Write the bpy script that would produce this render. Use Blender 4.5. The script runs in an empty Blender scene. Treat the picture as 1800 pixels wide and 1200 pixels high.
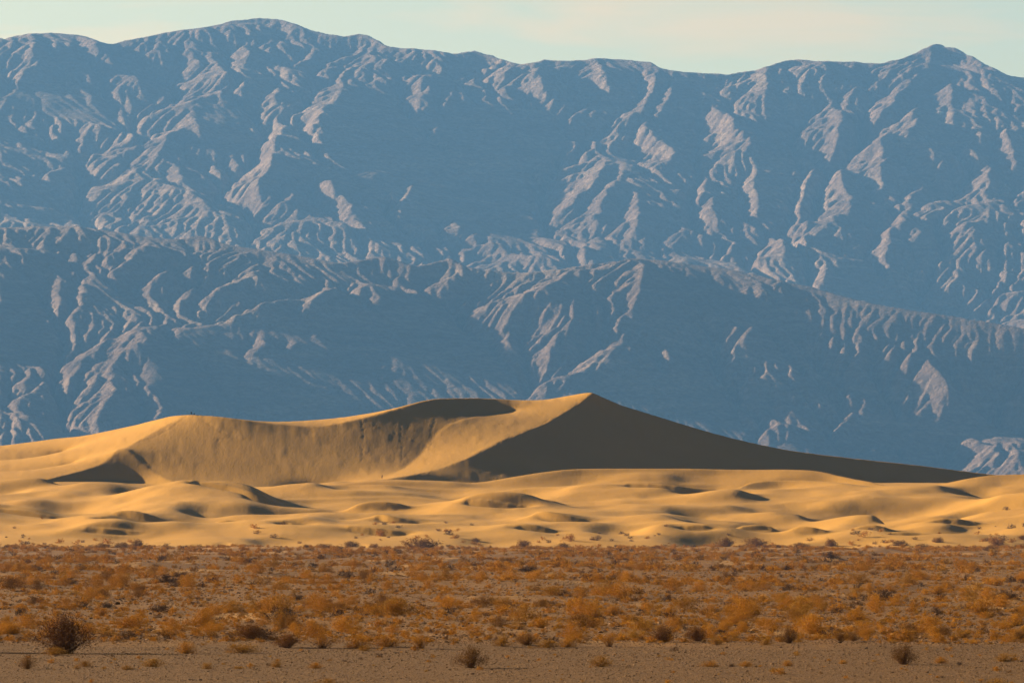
import bpy, math, random
import numpy as np
from mathutils import Vector, Matrix

# ------------------------------------------------------------------ camera
H = 4.3            # eye height over the flat, metres
FPX = 9000.0       # focal length in pixels of the 1800 px wide photograph
YH = 944.0         # row of the horizon in the photograph
scene = bpy.context.scene
col = scene.collection
cam_data = bpy.data.cameras.new('camera')
cam_data.sensor_width = 36.0
cam_data.lens = 36.0 * FPX / 1800.0
cam_data.shift_y = (YH - 600.0) / 1800.0
cam_data.clip_start = 1.0
cam_data.clip_end = 60000.0
cam = bpy.data.objects.new('camera', cam_data)
cam.location = (0, 0, H)
cam.rotation_euler = (math.radians(90), 0, 0)
col.objects.link(cam)
scene.camera = cam

# ------------------------------------------------------------------ sun and sky
SUN_EL = math.radians(15.8)
SUN_BEYOND = math.radians(28.0)      # how far past "exactly left" the sun stands
sdir = Vector((-math.cos(SUN_EL) * math.cos(SUN_BEYOND), math.cos(SUN_EL) * math.sin(SUN_BEYOND), math.sin(SUN_EL)))
sun_data = bpy.data.lights.new('sun', 'SUN')
sun_data.energy = 5.0
sun_data.angle = math.radians(0.5)
sun_data.color = (1.0, 0.81, 0.57)
sun = bpy.data.objects.new('sun', sun_data)
sun.rotation_euler = sdir.to_track_quat('Z', 'Y').to_euler()
col.objects.link(sun)

world = bpy.data.worlds.new('World')
scene.world = world
world.use_nodes = True
wt = world.node_tree
wt.nodes.clear()
def wn(t, **k):
    n = wt.nodes.new(t)
    for a, b in k.items():
        setattr(n, a, b)
    return n
wout = wn('ShaderNodeOutputWorld')
wbg = wn('ShaderNodeBackground')
sky = wn('ShaderNodeTexSky', sky_type='NISHITA')
sky.sun_disc = False
sky.sun_elevation = SUN_EL
sky.sun_rotation = -(math.pi / 2 - SUN_BEYOND)
sky.dust_density = 2.0
sky.air_density = 1.0
SKY_STRENGTH = 0.062
tint = wn('ShaderNodeMix', data_type='RGBA', blend_type='MULTIPLY')
tint.inputs[0].default_value = 1.0
tint.inputs[7].default_value = (1.12, 0.96, 0.66, 1)
# thin high cloud, streaked by the wind: stretched noise over the sky direction
geo = wn('ShaderNodeNewGeometry')
tc = wn('ShaderNodeTexCoord')
vm = wn('ShaderNodeMapping')
vm.inputs['Scale'].default_value = (11.0, 11.0, 85.0)
vm.inputs['Location'].default_value = (1.3, 0, 0)
vm.inputs['Rotation'].default_value = (0.0, math.radians(-2.5), 0.0)
n1 = wn('ShaderNodeTexNoise')
n1.inputs['Scale'].default_value = 1.5
n1.inputs['Detail'].default_value = 5.0
n1.inputs['Distortion'].default_value = 0.4
rmp = wn('ShaderNodeMapRange')
rmp.inputs[1].default_value = 0.45
rmp.inputs[2].default_value = 0.68
rmp.inputs[4].default_value = 1.0
cm = wn('ShaderNodeMix', data_type='RGBA', blend_type='MULTIPLY')
cm.inputs[7].default_value = (1.30, 1.0, 0.86, 1)     # thin cloud, warmer than the clear sky
L = wt.links
L.new(tc.outputs['Generated'], vm.inputs[0])
L.new(vm.outputs[0], n1.inputs['Vector'])
L.new(n1.outputs['Fac'], rmp.inputs[0])
L.new(sky.outputs[0], tint.inputs[6])
L.new(tint.outputs[2], cm.inputs[6])
L.new(rmp.outputs[0], cm.inputs[0])
# unseen sky above the view is dimmed, added to cut fill light in shadows
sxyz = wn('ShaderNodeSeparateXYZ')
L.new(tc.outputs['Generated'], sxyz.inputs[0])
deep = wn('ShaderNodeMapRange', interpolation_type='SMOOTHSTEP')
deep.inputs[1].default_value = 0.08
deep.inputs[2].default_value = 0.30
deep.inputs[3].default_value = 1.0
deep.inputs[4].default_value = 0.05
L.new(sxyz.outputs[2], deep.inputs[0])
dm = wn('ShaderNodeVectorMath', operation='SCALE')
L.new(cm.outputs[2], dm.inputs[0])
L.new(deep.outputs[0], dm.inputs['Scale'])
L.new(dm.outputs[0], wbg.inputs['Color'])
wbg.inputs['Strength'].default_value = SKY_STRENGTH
L.new(wbg.outputs[0], wout.inputs['Surface'])

scene.view_settings.view_transform = 'Standard'
scene.view_settings.look = 'None'
scene.view_settings.gamma = 1.0
scene.view_settings.use_curve_mapping = False
scene.view_settings.exposure = 1.8
scene.render.engine = 'CYCLES'
scene.cycles.use_denoising = True
scene.cycles.max_bounces = 4
scene.cycles.diffuse_bounces = 2
scene.cycles.volume_bounces = 0
scene.cycles.transparent_max_bounces = 8

HAZE_DENSITY = 2.3e-5
HAZE_COLOR = (0.175, 0.46, 1.0)

# ------------------------------------------------------------------ numeric helpers
def smooth_noise(shape, cell, rng):
    ny, nx = shape
    gy = int(ny / cell[0]) + 3; gx = int(nx / cell[1]) + 3
    g = rng.standard_normal((gy, gx))
    oy, ox = rng.random(2)
    y = np.arange(ny) / cell[0] + oy; x = np.arange(nx) / cell[1] + ox
    yi = y.astype(int); xi = x.astype(int); fy = y - yi; fx = x - xi
    yi = np.minimum(yi, gy - 2); xi = np.minimum(xi, gx - 2)
    fy = fy * fy * fy * (fy * (fy * 6 - 15) + 10); fx = fx * fx * fx * (fx * (fx * 6 - 15) + 10)
    a = g[yi][:, xi]; b = g[yi][:, xi + 1]; c = g[yi + 1][:, xi]; d = g[yi + 1][:, xi + 1]
    fx = fx[None]; fy = fy[:, None]
    return (a * (1 - fx) + b * fx) * (1 - fy) + (c * (1 - fx) + d * fx) * fy

def blur1(a, s, axis):
    if s < 0.3: return a
    r = int(3 * s) + 1
    k = np.exp(-0.5 * (np.arange(-r, r + 1) / s) ** 2); k /= k.sum()
    pad = [(0, 0), (0, 0)]; pad[axis] = (r, r)
    ap = np.pad(a, pad, mode='edge'); out = np.zeros_like(a)
    n = a.shape[axis]
    for i, w in enumerate(k):
        out += w * (ap[i:i + n] if axis == 0 else ap[:, i:i + n])
    return out
def blur(a, sy, sx): return blur1(blur1(a, sy, 0), sx, 1)

def resize(a, shape):
    ny, nx = a.shape
    y = np.linspace(0, ny - 1, shape[0]); x = np.linspace(0, nx - 1, shape[1])
    yi = np.minimum(y.astype(int), ny - 2); xi = np.minimum(x.astype(int), nx - 2)
    fy = (y - yi)[:, None]; fx = (x - xi)[None]
    return (a[yi][:, xi] * (1 - fx) + a[yi][:, xi + 1] * fx) * (1 - fy) + (a[yi + 1][:, xi] * (1 - fx) + a[yi + 1][:, xi + 1] * fx) * fy

def solve_membrane(shape, dx, dy, pins, screen, iters=(400, 160, 90, 60, 50), rhs=None):
    """Height between pinned feature lines: a membrane, relaxed coarse to fine.
    pins: arrays (iy, ix, z) in float grid coordinates of the finest grid; screen: 1/L^2 on the finest grid."""
    iy, ix, z = pins
    levels = len(iters)
    sol = None
    for lv in range(levels - 1, -1, -1):
        f = 2 ** lv
        ny = max(8, (shape[0] - 1) // f + 1); nx = max(8, (shape[1] - 1) // f + 1)
        sy = (ny - 1) / (shape[0] - 1); sx = (nx - 1) / (shape[1] - 1)
        jy = np.clip(np.rint(iy * sy).astype(int), 0, ny - 1); jx = np.clip(np.rint(ix * sx).astype(int), 0, nx - 1)
        S = np.zeros((ny, nx)); W = np.zeros((ny, nx))
        np.add.at(S, (jy, jx), z); np.add.at(W, (jy, jx), 1)
        m = W > 0; V = np.where(m, S / np.maximum(W, 1), 0)
        h = np.full((ny, nx), z.mean() if sol is None else 0.0)
        if sol is not None: h = resize(sol, (ny, nx))
        sc = resize(screen, (ny, nx))
        rh = 0.0
        if rhs is not None: rh = resize(blur(rhs, f * 0.5, f * 0.5) if f > 1 else rhs, (ny, nx))
        if sol is None: h = np.where(sc > 0, 0.0, h)
        DX = dx / sx; DY = dy / sy
        wx = 1 / DX ** 2; wy = 1 / DY ** 2
        yy, xx = np.mgrid[0:ny, 0:nx]
        red = ((yy + xx) % 2 == 0) & ~m; blk = ((yy + xx) % 2 == 1) & ~m
        h[m] = V[m]
        om = 1.85 if lv else 1.8
        den = 2 * wx + 2 * wy + sc
        for it in range(iters[levels - 1 - lv]):
            for mask in (red, blk):
                p = np.pad(h, 1, mode='edge')
                t = (wx * (p[1:-1, :-2] + p[1:-1, 2:]) + wy * (p[:-2, 1:-1] + p[2:, 1:-1]) - rh) / den
                h = np.where(mask, h + om * (t - h), h)
        sol = h
    return sol

def erode(h, dx, dy, iters, k, m=0.45):
    """Stream-power erosion: every cell drains to its steepest neighbour; valleys cut where water gathers."""
    ny, nx = h.shape; N = ny * nx; idx = np.arange(N).reshape(ny, nx)
    dd = math.hypot(dx, dy)
    offs = [(-1, 0, dy), (1, 0, dy), (0, -1, dx), (0, 1, dx), (-1, -1, dd), (-1, 1, dd), (1, -1, dd), (1, 1, dd)]
    for it in range(iters):
        best = np.zeros((ny, nx)); rec = idx.copy(); dist = np.ones((ny, nx))
        hp = np.pad(h, 1, constant_values=1e9); ip = np.pad(idx, 1)
        for oy, ox, d in offs:
            s = (h - hp[1 + oy:1 + oy + ny, 1 + ox:1 + ox + nx]) / d
            w = s > best
            best[w] = s[w]; rec[w] = ip[1 + oy:1 + oy + ny, 1 + ox:1 + ox + nx][w]; dist[w] = d
        r = rec.ravel()
        depth = (r != np.arange(N)).astype(np.int32); p = r.copy()
        while True:
            q = p[p]
            if (q == p).all(): break
            depth = depth + depth[p]; p = q
        order = np.argsort(-depth, kind='stable'); ds = depth[order]
        segs = np.split(order, np.flatnonzero(np.diff(ds)) + 1)
        A = np.full(N, dx * dy)
        for s in segs[:-1]:
            np.add.at(A, r[s], A[s])
        f = k * A ** m / dist.ravel(); hr = h.ravel().copy()
        for s in segs[-2::-1]:
            q = f[s]; hr[s] = (hr[s] + q * hr[r[s]]) / (1 + q)
        h = hr.reshape(ny, nx)
    return h

def paint(polys, W=600, Hh=300, step=3.0):
    """Raster of how steeply each spot of the picture turns to the sun (outside the outlines: 0)."""
    T = np.zeros((Hh, W)); yy, xx = np.mgrid[0:Hh, 0:W] * step + step / 2
    for v, *P in polys:
        P = np.array(P, float); ins = np.zeros((Hh, W), bool); j = len(P) - 1
        for i in range(len(P)):
            (x0, y0), (x1, y1) = P[i], P[j]
            c = ((y0 > yy) != (y1 > yy)) & (xx < (x1 - x0) * (yy - y0) / (y1 - y0 + 1e-12) + x0)
            ins ^= c; j = i
        T[ins] = np.maximum(T[ins], v) if v > 0 else np.where(T[ins] > 0, T[ins], v)
    return T

def fill_pits(h, eps, passes=14):
    """Raise closed hollows so that every cell drains out over the edge (sweeps in four directions)."""
    ny, nx = h.shape
    w = np.full((ny, nx), 1e6); w[0] = h[0]; w[-1] = h[-1]; w[:, 0] = h[:, 0]; w[:, -1] = h[:, -1]
    for _ in range(passes):
        w0 = w.copy()
        for A, B in ((w, h), (w[::-1], h[::-1])):
            for i in range(1, ny):
                p = A[i - 1]
                m = np.minimum(p, np.minimum(np.concatenate(([1e6], p[:-1])), np.concatenate((p[1:], [1e6])))) + eps
                A[i] = np.minimum(A[i], np.maximum(B[i], m))
        for A, B in ((w.T, h.T), (w.T[::-1], h.T[::-1])):
            for i in range(1, nx):
                p = A[i - 1]
                m = np.minimum(p, np.minimum(np.concatenate(([1e6], p[:-1])), np.concatenate((p[1:], [1e6])))) + eps
                A[i] = np.minimum(A[i], np.maximum(B[i], m))
        if np.abs(w - w0).max() < 1e-6: break
    return w
def talus(h, dx, dy, lim, n):
    """Rock steeper than the given slope slumps towards its lower neighbour."""
    for _ in range(n):
        for ax, d in ((0, dy), (1, dx)):
            g = np.diff(h, axis=ax); ex = np.sign(g) * np.maximum(np.abs(g) - lim * d, 0) * 0.25
            if ax == 0: h[:-1] += ex; h[1:] -= ex
            else: h[:, :-1] += ex; h[:, 1:] -= ex
    return h

def dense(pts, step=1.5):
    pts = np.array(pts, float); out = []
    for a, b in zip(pts[:-1], pts[1:]):
        n = max(2, int(abs(b - a)[:2].max() / step) + 2)
        t = np.linspace(0, 1, n, endpoint=False)[:, None]
        out.append(a + (b - a) * t)
    out.append(pts[-1:])
    return np.concatenate(out)
def zof(py, Y): return H + (YH - py) * Y / FPX

def smoothline(pts, n=12):
    """Catmull-Rom through the points, so crests curve instead of breaking."""
    p = np.array(pts, float)
    if len(p) < 3: return p
    q = np.vstack([2 * p[0] - p[1], p, 2 * p[-1] - p[-2]]); out = []
    t = np.linspace(0, 1, n, endpoint=False)[:, None]
    for i in range(1, len(q) - 2):
        a, b, c, d = q[i - 1], q[i], q[i + 1], q[i + 2]
        out.append(0.5 * (2 * b + (c - a) * t + (2 * a - 5 * b + 4 * c - d) * t ** 2 + (3 * b - a - 3 * c + d) * t ** 3))
    out.append(p[-1:])
    return np.concatenate(out)

def grid_mesh(name, X, Yv, Z, mat, kind='structure'):
    """A sheet of quads; X, Yv, Z are 2-D arrays."""
    ny, nx = X.shape
    me = bpy.data.meshes.new(name)
    co = np.stack([X, Yv, Z], -1).reshape(-1, 3).astype(np.float32)
    i = np.arange(ny * nx).reshape(ny, nx)
    q = np.stack([i[:-1, :-1], i[:-1, 1:], i[1:, 1:], i[1:, :-1]], -1).reshape(-1, 4).astype(np.int32)
    me.vertices.add(len(co)); me.vertices.foreach_set('co', co.ravel())
    me.loops.add(q.size); me.loops.foreach_set('vertex_index', q.ravel())
    me.polygons.add(len(q)); me.polygons.foreach_set('loop_start', np.arange(0, q.size, 4, dtype=np.int32))
    me.update(calc_edges=True)
    me.polygons.foreach_set('use_smooth', np.ones(len(q), bool))
    me.materials.append(mat)
    o = bpy.data.objects.new(name, me); col.objects.link(o)
    if kind: o['kind'] = kind
    return o

def bilin(A, fy, fx):
    ny, nx = A.shape
    fy = np.clip(fy, 0, ny - 1.001); fx = np.clip(fx, 0, nx - 1.001)
    yi = fy.astype(int); xi = fx.astype(int); ty = fy - yi; tx = fx - xi
    return (A[yi, xi] * (1 - tx) + A[yi, xi + 1] * tx) * (1 - ty) + (A[yi + 1, xi] * (1 - tx) + A[yi + 1, xi + 1] * tx) * ty

# ------------------------------------------------------------------ material helpers
def new_mat(name, rough=0.95):
    m = bpy.data.materials.new(name); m.use_nodes = True
    nt = m.node_tree; b = nt.nodes['Principled BSDF']
    b.inputs['Roughness'].default_value = rough
    b.inputs['Specular IOR Level'].default_value = 0.15
    return m, nt, b
def nnode(nt, t, ins=None, **k):
    n = nt.nodes.new(t)
    for a, v in k.items(): setattr(n, a, v)
    for a, v in (ins or {}).items(): n.inputs[a].default_value = v
    return n
def noise_of(nt, vec, scale, detail=4, rough=0.55, dist=0.0, stretch=(1, 1, 1)):
    mp = nnode(nt, 'ShaderNodeMapping'); mp.inputs['Scale'].default_value = [scale * s for s in stretch]
    n = nnode(nt, 'ShaderNodeTexNoise', {'Scale': 1.0, 'Detail': detail, 'Roughness': rough, 'Distortion': dist})
    nt.links.new(vec, mp.inputs[0]); nt.links.new(mp.outputs[0], n.inputs['Vector'])
    return n.outputs['Fac']
def ramp_of(nt, fac, stops):
    r = nt.nodes.new('ShaderNodeValToRGB')
    while len(r.color_ramp.elements) < len(stops): r.color_ramp.elements.new(0.5)
    for e, (p, c) in zip(r.color_ramp.elements, stops):
        e.position = p; e.color = (*c, 1) if len(c) == 3 else c
    nt.links.new(fac, r.inputs[0]); return r.outputs[0]
def mix_of(nt, fac, a, b, blend='MIX'):
    n = nnode(nt, 'ShaderNodeMix', data_type='RGBA', blend_type=blend)
    for s, v in ((0, fac), (6, a), (7, b)):
        if isinstance(v, (int, float)): n.inputs[s].default_value = v
        elif isinstance(v, tuple): n.inputs[s].default_value = (*v, 1)
        else: nt.links.new(v, n.inputs[s])
    return n.outputs[2]
def rng_of(nt, v, a, b, c=0.0, d=1.0):
    n = nnode(nt, 'ShaderNodeMapRange', {1: a, 2: b, 3: c, 4: d}); nt.links.new(v, n.inputs[0]); return n.outputs[0]
def math_of(nt, op, a, b=None):
    n = nnode(nt, 'ShaderNodeMath', operation=op)
    for s, v in ((0, a), (1, b)):
        if v is None: continue
        if isinstance(v, (int, float)): n.inputs[s].default_value = v
        else: nt.links.new(v, n.inputs[s])
    return n.outputs[0]
def bump_of(nt, hgt, dist, strength=1.0, prev=None):
    n = nnode(nt, 'ShaderNodeBump', {'Strength': strength, 'Distance': dist})
    nt.links.new(hgt, n.inputs['Height'])
    if prev is not None: nt.links.new(prev, n.inputs['Normal'])
    return n.outputs[0]
# ------------------------------------------------------------------ materials of the setting
def sand_material():
    m, nt, b = new_mat('dune_sand')
    P = nt.nodes.new('ShaderNodeNewGeometry').outputs['Position']
    a = noise_of(nt, P, 1 / 60, 4, 0.5)
    c = ramp_of(nt, a, [(0.25, (0.40, 0.203, 0.026)), (0.75, (0.465, 0.242, 0.034))])
    g = noise_of(nt, P, 1.2, 3, 0.7)
    c = mix_of(nt, rng_of(nt, g, 0.3, 0.7, 0.0, 0.25), c, (0.31, 0.155, 0.025))
    nt.links.new(c, b.inputs['Base Color'])
    # slumps and footprints on the faces, fine grain over everything
    n2 = bump_of(nt, noise_of(nt, P, 0.45, 5, 0.65, 0.3, (1.6, 0.3, 0.6)), 0.10)
    n3 = bump_of(nt, noise_of(nt, P, 1.6, 3, 0.7), 0.05, 1.0, n2)
    nt.links.new(n3, b.inputs['Normal'])
    return m
def desert_material():
    m, nt, b = new_mat('desert_floor')
    P = nt.nodes.new('ShaderNodeNewGeometry').outputs['Position']
    sep = nt.nodes.new('ShaderNodeSeparateXYZ'); nt.links.new(P, sep.inputs[0])
    big = noise_of(nt, P, 1 / 40, 5, 0.6, 0.4, (1, 0.25, 1))
    soil = ramp_of(nt, big, [(0.3, (0.115, 0.050, 0.009)), (0.5, (0.155, 0.070, 0.014)), (0.7, (0.20, 0.098, 0.024))])
    gravel = ramp_of(nt, noise_of(nt, P, 3.0, 4, 0.75, 0, (1, 0.3, 1)), [(0.3, (0.078, 0.036, 0.008)), (0.55, (0.108, 0.051, 0.012)), (0.75, (0.145, 0.073, 0.020))])
    # the bare gravel strip nearest the camera ends along a wandering edge
    edge = math_of(nt, 'ADD', sep.outputs['Y'], rng_of(nt, noise_of(nt, P, 1 / 14, 3, 0.6), 0.3, 0.7, -6, 6))
    far = rng_of(nt, edge, 200, 206)
    stones = noise_of(nt, P, 1.6, 5, 0.8, 0, (1, 0.2, 1))
    soil = mix_of(nt, rng_of(nt, stones, 0.45, 0.62, 0.0, 0.7), soil, (0.09, 0.048, 0.022))
    pale = noise_of(nt, P, 1 / 9, 5, 0.6, 0.2, (1, 0.12, 1))
    soil = mix_of(nt, rng_of(nt, pale, 0.57, 0.66, 0, 0.85), soil, (0.32, 0.17, 0.05))
    toward = rng_of(nt, math_of(nt, 'ADD', edge, rng_of(nt, noise_of(nt, P, 1 / 60, 4, 0.6, 0.5, (1, 0.5, 1)), 0.3, 0.7, -260, 260)), 1250, 1800)                       # sand gathers towards the dunes
    soil = mix_of(nt, toward, soil, (0.29, 0.148, 0.036))
    c = mix_of(nt, far, gravel, soil)
    nt.links.new(c, b.inputs['Base Color'])
    n1 = bump_of(nt, noise_of(nt, P, 4.0, 5, 0.8, 0, (1, 0.45, 1)), 0.14)
    n2 = bump_of(nt, noise_of(nt, P, 0.9, 5, 0.75, 0, (1, 0.5, 1)), 0.3, 0.8, n1)
    nt.links.new(n2, b.inputs['Normal'])
    return m
def rock_material(name, dark, mid, pale):
    m, nt, b = new_mat(name)
    P = nt.nodes.new('ShaderNodeNewGeometry').outputs['Position']
    a = noise_of(nt, P, 1 / 700, 6, 0.6, 0.6)
    s = noise_of(nt, P, 1 / 260, 6, 0.65, 1.2, (1, 1, 4))
    f = math_of(nt, 'MULTIPLY', math_of(nt, 'ADD', a, s), 0.5)
    c = ramp_of(nt, f, [(0.36, dark), (0.5, mid), (0.64, pale)])
    d = noise_of(nt, P, 1 / 22, 6, 0.7)
    c = mix_of(nt, rng_of(nt, d, 0.35, 0.65, 0, 0.55), c, (dark[0] * 0.6, dark[1] * 0.6, dark[2] * 0.6))
    nt.links.new(c, b.inputs['Base Color'])
    n1 = bump_of(nt, noise_of(nt, P, 1 / 30, 7, 0.66), 24.0)
    nt.links.new(n1, b.inputs['Normal'])
    return m

# ------------------------------------------------------------------ the mountains: two ranges
# Each is a mountain front that falls steeply to the camera; the traced sunlit faces turn to the sun, and water then cuts the gullies.
def range_sheet(u0, u1, du, Y0, Y1, dY, Yf, polys, sky_line, seed, kero, iters, amp, tilt, forward, bias):
    nu = int((u1 - u0) / du) + 1; nY = int((Y1 - Y0) / dY) + 1
    dxm = du * (Y0 + Y1) / 2 / FPX
    u = u0 + np.arange(nu) * du; Yv = Y0 + np.arange(nY) * dY
    sl = np.array(sky_line); su = np.interp(u, sl[:, 0], sl[:, 1])
    # base front: row of the picture as a function of distance, crest held at its traced row
    pyb = np.linspace(-40, 960, 501); Yb = Yf(pyb)
    crestY = np.interp(su, pyb, Yb)
    o = np.argsort(Yb); prow = np.interp(Yv, Yb[o], pyb[o])
    h0 = zof(prow[:, None] + 0 * su[None], Yv[:, None])
    zc = zof(su, crestY)
    back = zc[None] - (Yv[:, None] - crestY[None]) * 0.42
    h0 = np.where(Yv[:, None] > crestY[None], back, h0)
    ci = (crestY - Y0) / dY
    pins = (np.concatenate([ci, np.zeros(nu)]), np.concatenate([np.arange(nu, dtype=float)] * 2), np.zeros(2 * nu))
    T = paint(polys)
    p = np.zeros_like(h0)
    for rnd in range(4):
        py = YH - (h0 + p - H) * FPX / Yv[:, None]
        t = bilin(T, py / 3.0 - 0.5, np.broadcast_to(u[None] / 3.0 - 0.5, py.shape))
        t = np.where(Yv[:, None] > crestY[None] + 60, 0, t)
        t = t + np.where(u[None] < -3, 0.2, 0)
        tx = blur(t * tilt - bias, 0.8, 1.0); ty = -blur(np.where(t < 0, t * 0.7, np.clip(t * 2, 0, 1) * forward) - 0.02, 0.8, 1.0)
        rhs = np.gradient(tx, dxm, axis=1) + np.gradient(ty, dY, axis=0)
        pn = solve_membrane((nY, nu), dxm, dY, pins, np.full((nY, nu), 1 / 800.0 ** 2), rhs=rhs)
        p = pn if rnd == 0 else 0.5 * p + 0.5 * pn
    h0 = h0 + p
    rng = np.random.default_rng(seed)
    rough = 0.9 + 0.5 * np.clip(blur(t, 3, 5) * 2, 0, 1)
    h = h0.copy()
    for w, a in ((380, 16), (200, 9), (90, 3.0), (40, 1.5), (18, 0.9)):
        h += amp * a * rough * smooth_noise(h.shape, (w / dY, w / dxm), rng)
    for rnd in range(3):
        h = fill_pits(h, 0.02)
        h = erode(h, dxm, dY, iters, kero)
        h = talus(h, dxm, dY, 0.85, 3)
        h = h + blur(h0 - h, 130 / dY, 130 / dxm) * 0.95
    h = fill_pits(h, 0.02)
    h = erode(h, dxm, dY, 2, kero)
    h = blur(h, 0.45, 0.8)
    R_ = np.interp(blur(np.clip(t, -0.5, 0.5), 5, 7), [-0.06, 0.0, 0.12, 0.3], [0.2, 0.8, 1.0, 1.1])
    h = h0 + (h - h0) * R_
    # hold the crest line where it was measured
    ang = (h - H) / Yv[:, None]
    tgt = (YH - su) / FPX
    k = blur1((tgt / ang.max(0))[None], 5.0, 1)[0]
    wgt = np.clip((ang / ang.max(0)[None] - 0.72) / 0.2, 0, 1)
    h = h * (1 + (k - 1)[None] * wgt)
    return u0, du, Y0, dY, h

rock_far = rock_material('far_rock', (0.115, 0.07, 0.055), (0.215, 0.14, 0.105), (0.37, 0.26, 0.185))
rock_near = rock_material('near_rock', (0.11, 0.068, 0.053), (0.185, 0.12, 0.092), (0.31, 0.22, 0.16))

def Yf_far(py): return np.interp(py, [-40, 30, 130, 300, 480, 640, 960], [23300, 22750, 21880, 20330, 18560, 16800, 13500])
SKY1 = [(-700, 90, 22300), (-300, 100, 22300), (-80, 78, 22300), (0, 68, 22200), (50, 60, 22200), (90, 58, 22200), (140, 62, 22200), (165, 68, 22200), (190, 79, 22300), (240, 68, 22500), (300, 56, 22600),
        (375, 46, 22700), (400, 38, 22700), (455, 32, 22700), (500, 36, 22700), (530, 46, 22700), (550, 55, 22700), (590, 62, 22800), (605, 65, 22900), (630, 60, 22900), (655, 66, 22900),
        (690, 84, 22900), (760, 88, 22900), (800, 95, 22800), (835, 90, 22600), (870, 100, 22500), (920, 115, 22400), (950, 106, 22300), (1000, 107, 22300), (1060, 103, 22300), (1110, 106, 22300),
        (1155, 112, 22300), (1165, 122, 22300), (1200, 127, 22300), (1280, 131, 22300), (1330, 123, 22200), (1370, 110, 22200), (1400, 104, 22100), (1440, 108, 22100), (1500, 109, 22100),
        (1545, 112, 22000), (1580, 105, 21900), (1615, 90, 21800), (1640, 80, 21800), (1655, 79, 21800), (1690, 90, 21800), (1720, 105, 21900), (1750, 122, 22000), (1780, 135, 22000),
        (1830, 140, 22000), (1950, 120, 22100), (2200, 150, 22300), (2500, 140, 22300)]
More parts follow.
